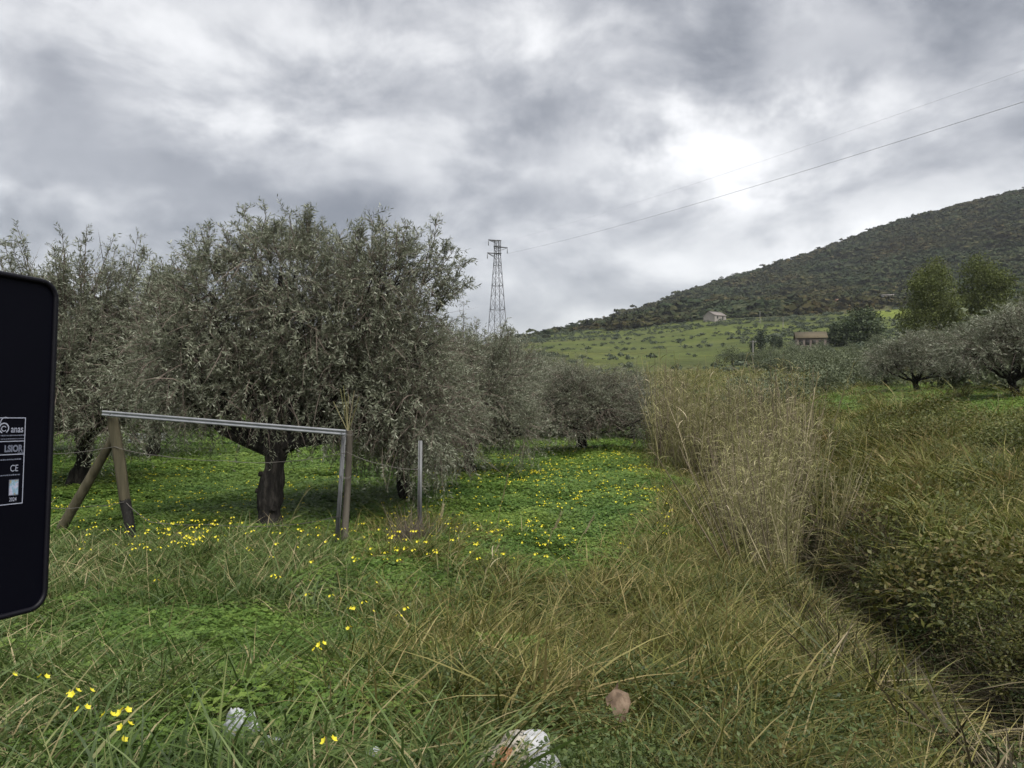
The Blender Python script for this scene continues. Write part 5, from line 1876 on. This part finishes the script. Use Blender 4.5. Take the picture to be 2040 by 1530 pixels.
sack, (SX, SY, SZ) = crumple('sack', M['sack'], on_ground(0.025, 2.9, 0.06), 0.33, 0.30, 0.085, 4, 0.0, 1.5, None, None, 44, 2.4, (R(22), R(-6)))
tag(sack, 'crumpled white and orange printed sack at the bottom edge of the picture', 'sack')
cu = bpy.data.curves.new('txt', 'FONT')
cu.body = 'DOUG'
cu.size = 1
tob = bpy.data.objects.new('txt', cu)
C.objects.link(tob)
bpy.context.view_layer.update()
me = bpy.data.meshes.new_from_object(tob.evaluated_get(bpy.context.evaluated_depsgraph_get()))
bpy.data.objects.remove(tob, do_unlink=True)
co = np.array([v.co[:] for v in me.vertices])
mxx = co.max(0)
pts_ = np.stack([SX.ravel(), SY.ravel()], -1)
zz_ = SZ.ravel()
for v in me.vertices:
    x_ = -0.055 + v.co.x / mxx[0] * 0.085
    y_ = 0.062 + v.co.y * 0.026 + (x_ + 0.05) * 0.28
    dd_ = ((pts_ - [x_, y_]) ** 2).sum(1)
    near_ = np.argsort(dd_)[:3]
    v.co = Vector((x_, y_, float(zz_[near_].max()) + 0.003))
me.materials.append(M['ink'])
ob = bpy.data.objects.new('lettering', me)
C.objects.link(ob)
ob.parent = sack

# torn cardboard: stiff sheet broken along creases
CV = np.array([(-0.040, 0.000, 0.085), (0.000, 0.018, 0.100), (0.045, 0.000, 0.080), (0.058, -0.012, 0.030), (0.046, 0.002, -0.050), (0.016, -0.016, -0.090), (-0.022, 0.004, -0.050), (-0.046, 0.012, 0.020),
               (-0.004, -0.030, 0.048), (0.014, -0.034, -0.012), (0.030, -0.006, 0.040), (-0.030, 0.012, 0.083), (-0.018, 0.000, 0.135), (-0.008, 0.016, 0.092), (-0.075, 0.010, 0.040), (-0.062, 0.006, -0.005)]) * [0.8, 1.5, 0.82]
CF = [[0, 8, 1], [1, 8, 10], [1, 10, 2], [2, 10, 3], [10, 9, 3], [3, 9, 4], [4, 9, 5], [5, 9, 6], [6, 9, 7], [7, 9, 8], [8, 9, 10], [7, 8, 0], [11, 12, 13], [7, 0, 14], [7, 14, 15]]
mb = MB()
mb.add(CV, CF)
mb.add(CV + [0.004, 0.006, 0.003], [f_[::-1] for f_ in CF])
bnd = [0, 1, 2, 3, 4, 5, 6, 7]
for i in range(8):
    p_, q_ = bnd[i], bnd[(i + 1) % 8]
    mb.add([CV[p_], CV[q_], CV[q_] + [0.004, 0.006, 0.003], CV[p_] + [0.004, 0.006, 0.003]], [[0, 1, 2, 3]])
cbd = mb.obj('torn_cardboard', M['paper'])
cbd.location = on_ground(0.475, 3.42, 0.15)
cbd.rotation_euler = (R(-35), R(12), 0)
tag(cbd, 'torn and creased pinkish brown cardboard lying in the dark herbs', 'cardboard')
crumple('plastic_bag', M['plastic_white'], on_ground(-1.2, 3.38, 0.05), 0.16, 0.18, 0.08, 3, R(30), 2.2, 'white plastic bag half hidden in grass, largest piece of white litter', 'plastic bag', 20, 4, (R(20), 0))
crumple('plastic_shred', M['plastic_white'], on_ground(-1.03, 3.25, 0.05), 0.12, 0.09, 0.04, 6, R(-20), 1.8, 'bluish white plastic scrap just right of the white plastic bag', 'plastic scrap', 24, 4, (R(25), 0))
crumple('plastic_shred', M['plastic_white'], on_ground(-0.55, 3.08, 0.06), 0.07, 0.06, 0.04, 12, R(10), 1.6, 'small white scrap at the bottom edge left of the sack', 'plastic scrap', 24, 4, (R(25), 0))
crumple('plastic_shred', M['plastic_white'], on_ground(-0.45, 3.03, 0.05), 0.08, 0.06, 0.04, 15, R(-40), 1.4, 'white scrap at the bottom edge nearest the sack', 'plastic scrap', 24, 4, (R(25), R(15)))
q = gp(1618, 1090)
crumple('plastic_shred', M['plastic_white'], q + Vector((0, 0, 0.1)), 0.09, 0.07, 0.04, 17, 0, 1.4, 'tiny white scrap on the far side of the ditch by the reeds', 'plastic scrap', 20, 4, (R(25), 0))

# ------------------------------------------------------------------ pylon and cables
PD_ = 200.0
pbx = (991 - 1020) / FPX * PD_
pz = h1(pbx, PD_)
ptop = CAMZ + (765 - 479) / FPX * PD_
PHt = ptop - pz
py_ = empty('pylon', (pbx, PD_, pz), R(28))


def half(z_):
    f = z_ / PHt
    return 2.15 + (0.62 - 2.15) * min(1.0, f / 0.86) if f < 0.86 else 0.62


cor = [(1, 1), (-1, 1), (-1, -1), (1, -1)]
lev = [PHt * f for f in (0, 0.14, 0.27, 0.39, 0.50, 0.60, 0.69, 0.78, 0.86, 0.93, 1.0)]
for (a, b) in cor:
    mb = MB()
    for z0, z1 in zip(lev[:-1], lev[1:]):
        bar(mb, (a * half(z0), b * half(z0), z0), (a * half(z1), b * half(z1), z1), 0.13)
    mb.obj('leg', M['pylon'], py_)
for k in range(4):
    mb = MB()
    c0, c1 = cor[k], cor[(k + 1) % 4]
    for z0, z1 in zip(lev[:-1], lev[1:]):
        h0, h_1 = half(z0), half(z1)
        bar(mb, (c0[0] * h0, c0[1] * h0, z0), (c1[0] * h_1, c1[1] * h_1, z1), 0.055)
        bar(mb, (c1[0] * h0, c1[1] * h0, z0), (c0[0] * h_1, c0[1] * h_1, z1), 0.055)
    for z1 in lev[3::2]:
        bar(mb, (c0[0] * half(z1), c0[1] * half(z1), z1), (c1[0] * half(z1), c1[1] * half(z1), z1), 0.10)
    mb.obj('lattice', M['pylon'], py_)
arms = []
for (zf, sgn, ln) in [(1.0, -1, 2.6), (0.945, 1, 2.9), (0.885, -1, 2.9)]:
    za = PHt * zf
    e_ = Vector((sgn * ln, 0, za - 0.1))
    mb = MB()
    for b in (-1, 1):
        bar(mb, (-sgn * 0.9, b * 0.55, za), e_, 0.15)
        bar(mb, (sgn * 0.6, b * 0.55, za - 1.0 if zf < 1 else za - 0.5), e_, 0.11)
    bar(mb, (-sgn * 0.9, 0, za + 0.05), e_ + Vector((0, 0, 0.05)), 0.3, 0.2)
    arm = mb.obj('cross_arm', M['pylon'], py_)
    mb = MB()
    tube(mb, [e_, e_ - Vector((0, 0, 0.25)), e_ - Vector((0, 0, 0.3)), e_ - Vector((0, 0, 1.3)), e_ - Vector((0, 0, 1.45))], [0.04, 0.04, 0.12, 0.12, 0.04], 8)
    mb.obj('insulator', M['glass_ins'], arm)
    arms.append(e_ - Vector((0, 0, 1.45)))
tag(py_, 'tall grey steel lattice pylon standing behind the olive grove', 'pylon')
bpy.context.view_layer.update()


def cable(p0, p1, sag, label, r_):
    mb = MB()
    pts = []
    for s in np.linspace(0, 1, 60):
        p_ = p0 + (p1 - p0) * s
        pts.append(p_ - p0 - Vector((0, 0, 4 * sag * s * (1 - s))))
    tube(mb, pts, r_, 5)
    ob = mb.obj('power_cable', M['cable'])
    ob.location = p0
    tag(ob, label, 'cable', 'power cables')


w0 = py_.matrix_world @ arms[1]
w1 = py_.matrix_world @ arms[0]
e1 = at(2400, 40, 48)
e2 = at(2400, -35, 48)
cable(w0, w0 + (e1 - w0) * 1.35, 1.9, 'lower darker power cable running from the pylon to the upper right', 0.020)
cable(w1, w1 + (e2 - w1) * 1.35, 1.9, 'upper faint power cable running from the pylon to the upper right', 0.008)


# ------------------------------------------------------------------ buildings
def house(name, px, dist, wpx, wall_h, depth, rz, wall, roof, label, wins, roof_h=1.6, door=None, hip=False, sink=0.0):
    b = place(px, dist)
    w_ = wpx / FPX * dist
    e = empty(name, (b.x, b.y, b.z - sink), rz)
    hw, hd = w_ / 2, depth / 2
    mb = MB()
    V_ = [(-hw, -hd, -1.5), (hw, -hd, -1.5), (hw, hd, -1.5), (-hw, hd, -1.5), (-hw, -hd, wall_h), (hw, -hd, wall_h), (hw, hd, wall_h), (-hw, hd, wall_h), (-hw, 0, wall_h + roof_h), (hw, 0, wall_h + roof_h)]
    mb.add(V_, [[0, 1, 5, 4], [2, 3, 7, 6]])
    mb.add(V_, [[1, 2, 6, 9, 5], [3, 0, 4, 8, 7]])
    mb.obj('wall', M[wall], e)
    ov = 0.35
    sl = roof_h / hd
    for sgn in (-1, 1):
        mb = MB()
        pts = []
        for th in (0.02, 0.17):
            pts += [(-hw - ov, sgn * (hd + ov), wall_h - ov * sl + th), (hw + ov, sgn * (hd + ov), wall_h - ov * sl + th), (hw + ov, 0, wall_h + roof_h + th), (-hw - ov, 0, wall_h + roof_h + th)]
        mb.add(pts, [[0, 1, 2, 3], [7, 6, 5, 4], [0, 4, 5, 1], [1, 5, 6, 2], [2, 6, 7, 3], [3, 7, 4, 0]])
        mb.obj('roof_slope', M[roof], e)
    for (fx, z0, ww, wh) in wins:
        wo = MB()
        box(wo, (fx * w_, -hd - 0.02, z0 + wh / 2), (ww, 0.08, wh))
        wob = wo.obj('window', M['dark_opening'], e)
        sm = MB()
        box(sm, (fx * w_, -hd - 0.06, z0 - 0.08), (ww + 0.3, 0.2, 0.12))
        sm.obj('sill', M[wall], wob)
    if door:
        mb = MB()
        box(mb, (door[0] * w_, -hd - 0.03, door[2] / 2), (door[1], 0.08, door[2]))
        mb.obj('door', M['dark_opening'], e)
    # dark side opening on the gable
    mb = MB()
    box(mb, (hw + 0.03, 0.2 * hd, 1.0), (0.08, 1.2, 2.0))
    mb.obj('side_opening', M['dark_opening'], e)
    tag(e, label, 'house')
    return e


house('farmhouse', 1614, 188, 54, 2.6, 7.0, R(-16), 'stucco_pink', 'roof_tile', 'ruined pinkish farmhouse with mossy tiled roof between the cypresses and the dark round tree', [(-0.36, 0.9, 0.9, 1.2), (-0.14, 0.8, 1.0, 1.4), (0.08, 0.9, 0.8, 1.1)], 1.5, (0.33, 1.1, 2.0))
house('farmhouse', 1640, 201, 22, 2.4, 4.0, R(-10), 'stucco_pale', 'roof_grey', 'small pale outbuilding behind the ruined farmhouse', [(0.0, 0.8, 0.8, 0.9)], 0.9)
house('hill_house', 1424, 432, 34, 2.8, 8.0, R(35), 'stucco_pale', 'roof_grey', 'pale house with low gable roof on the crest of the green field', [(-0.25, 1.0, 1.2, 1.3), (0.2, 1.0, 1.2, 1.3)], 2.2)
house('hill_house', 1690, 492, 48, 2.6, 8.0, R(-8), 'stucco_orange', 'roof_orange', 'long low orange building at the foot of the wooded mountain', [(-0.3, 0.8, 1.2, 1.3), (0.0, 0.8, 1.2, 1.3), (0.3, 0.8, 1.2, 1.3)], 1.0, sink=-0.6)
house('hill_house', 1770, 490, 26, 2.6, 8.0, R(-14), 'stucco_white', 'roof_grey', 'long low white building right of the orange one', [(-0.2, 0.9, 1.4, 1.2), (0.25, 0.9, 1.4, 1.2)], 0.8, sink=-1.0)


def utility_pole(px, dist, top_py, label):
    b = place(px, dist)
    hgt = CAMZ + (765 - top_py) / FPX * dist - b.z
    e = empty('utility_pole', b)
    mb = MB()
    tube(mb, [(0, 0, -0.5), (0, 0, hgt)], [0.17, 0.11], 8)
    mb.obj('shaft', M['pole_pale'], e, True)
    mb = MB()
    box(mb, (0, -0.1, hgt - 0.3), (1.3, 0.1, 0.1))
    ar = mb.obj('cross_arm', M['pole_pale'], e)
    for s in (-0.55, 0, 0.55):
        mb = MB()
        tube(mb, [(s, -0.1, hgt - 0.25), (s, -0.1, hgt - 0.08)], [0.05, 0.04], 6)
        mb.obj('insulator', M['glass_ins'], ar)
    tag(e, label, 'utility pole', 'utility poles on the slope')


utility_pole(1514, 370, 620, 'pale utility pole right of the house on the green crest')
utility_pole(1560, 330, 632, 'pale utility pole in the middle of the slope above the farmhouse')
utility_pole(1661, 230, 648, 'pale utility pole by the dark tree behind the farmhouse')
utility_pole(1500, 150, 678, 'nearest pale utility pole before the cypresses')
# ------------------------------------------------------------------ thin damp air over the whole valley
mb = MB()
box(mb, (0, 0, (float(GZ.min()) - 1 + float(GZ.max()) + 12) / 2), (19000, 19000, float(GZ.max()) + 12 - float(GZ.min()) + 1))
m, t, o = new_mat('haze')
pv = N(t, 'ShaderNodeVolumePrincipled')
pv.inputs['Color'].default_value = (0.82, 0.87, 0.95, 1)
pv.inputs['Density'].default_value = 0.00009
L(t, pv.outputs[0], o.inputs['Volume'])
hz = mb.obj('haze', m)
tag(hz, 'thin pale haze hanging over the valley and mountain', 'haze', kind='stuff')
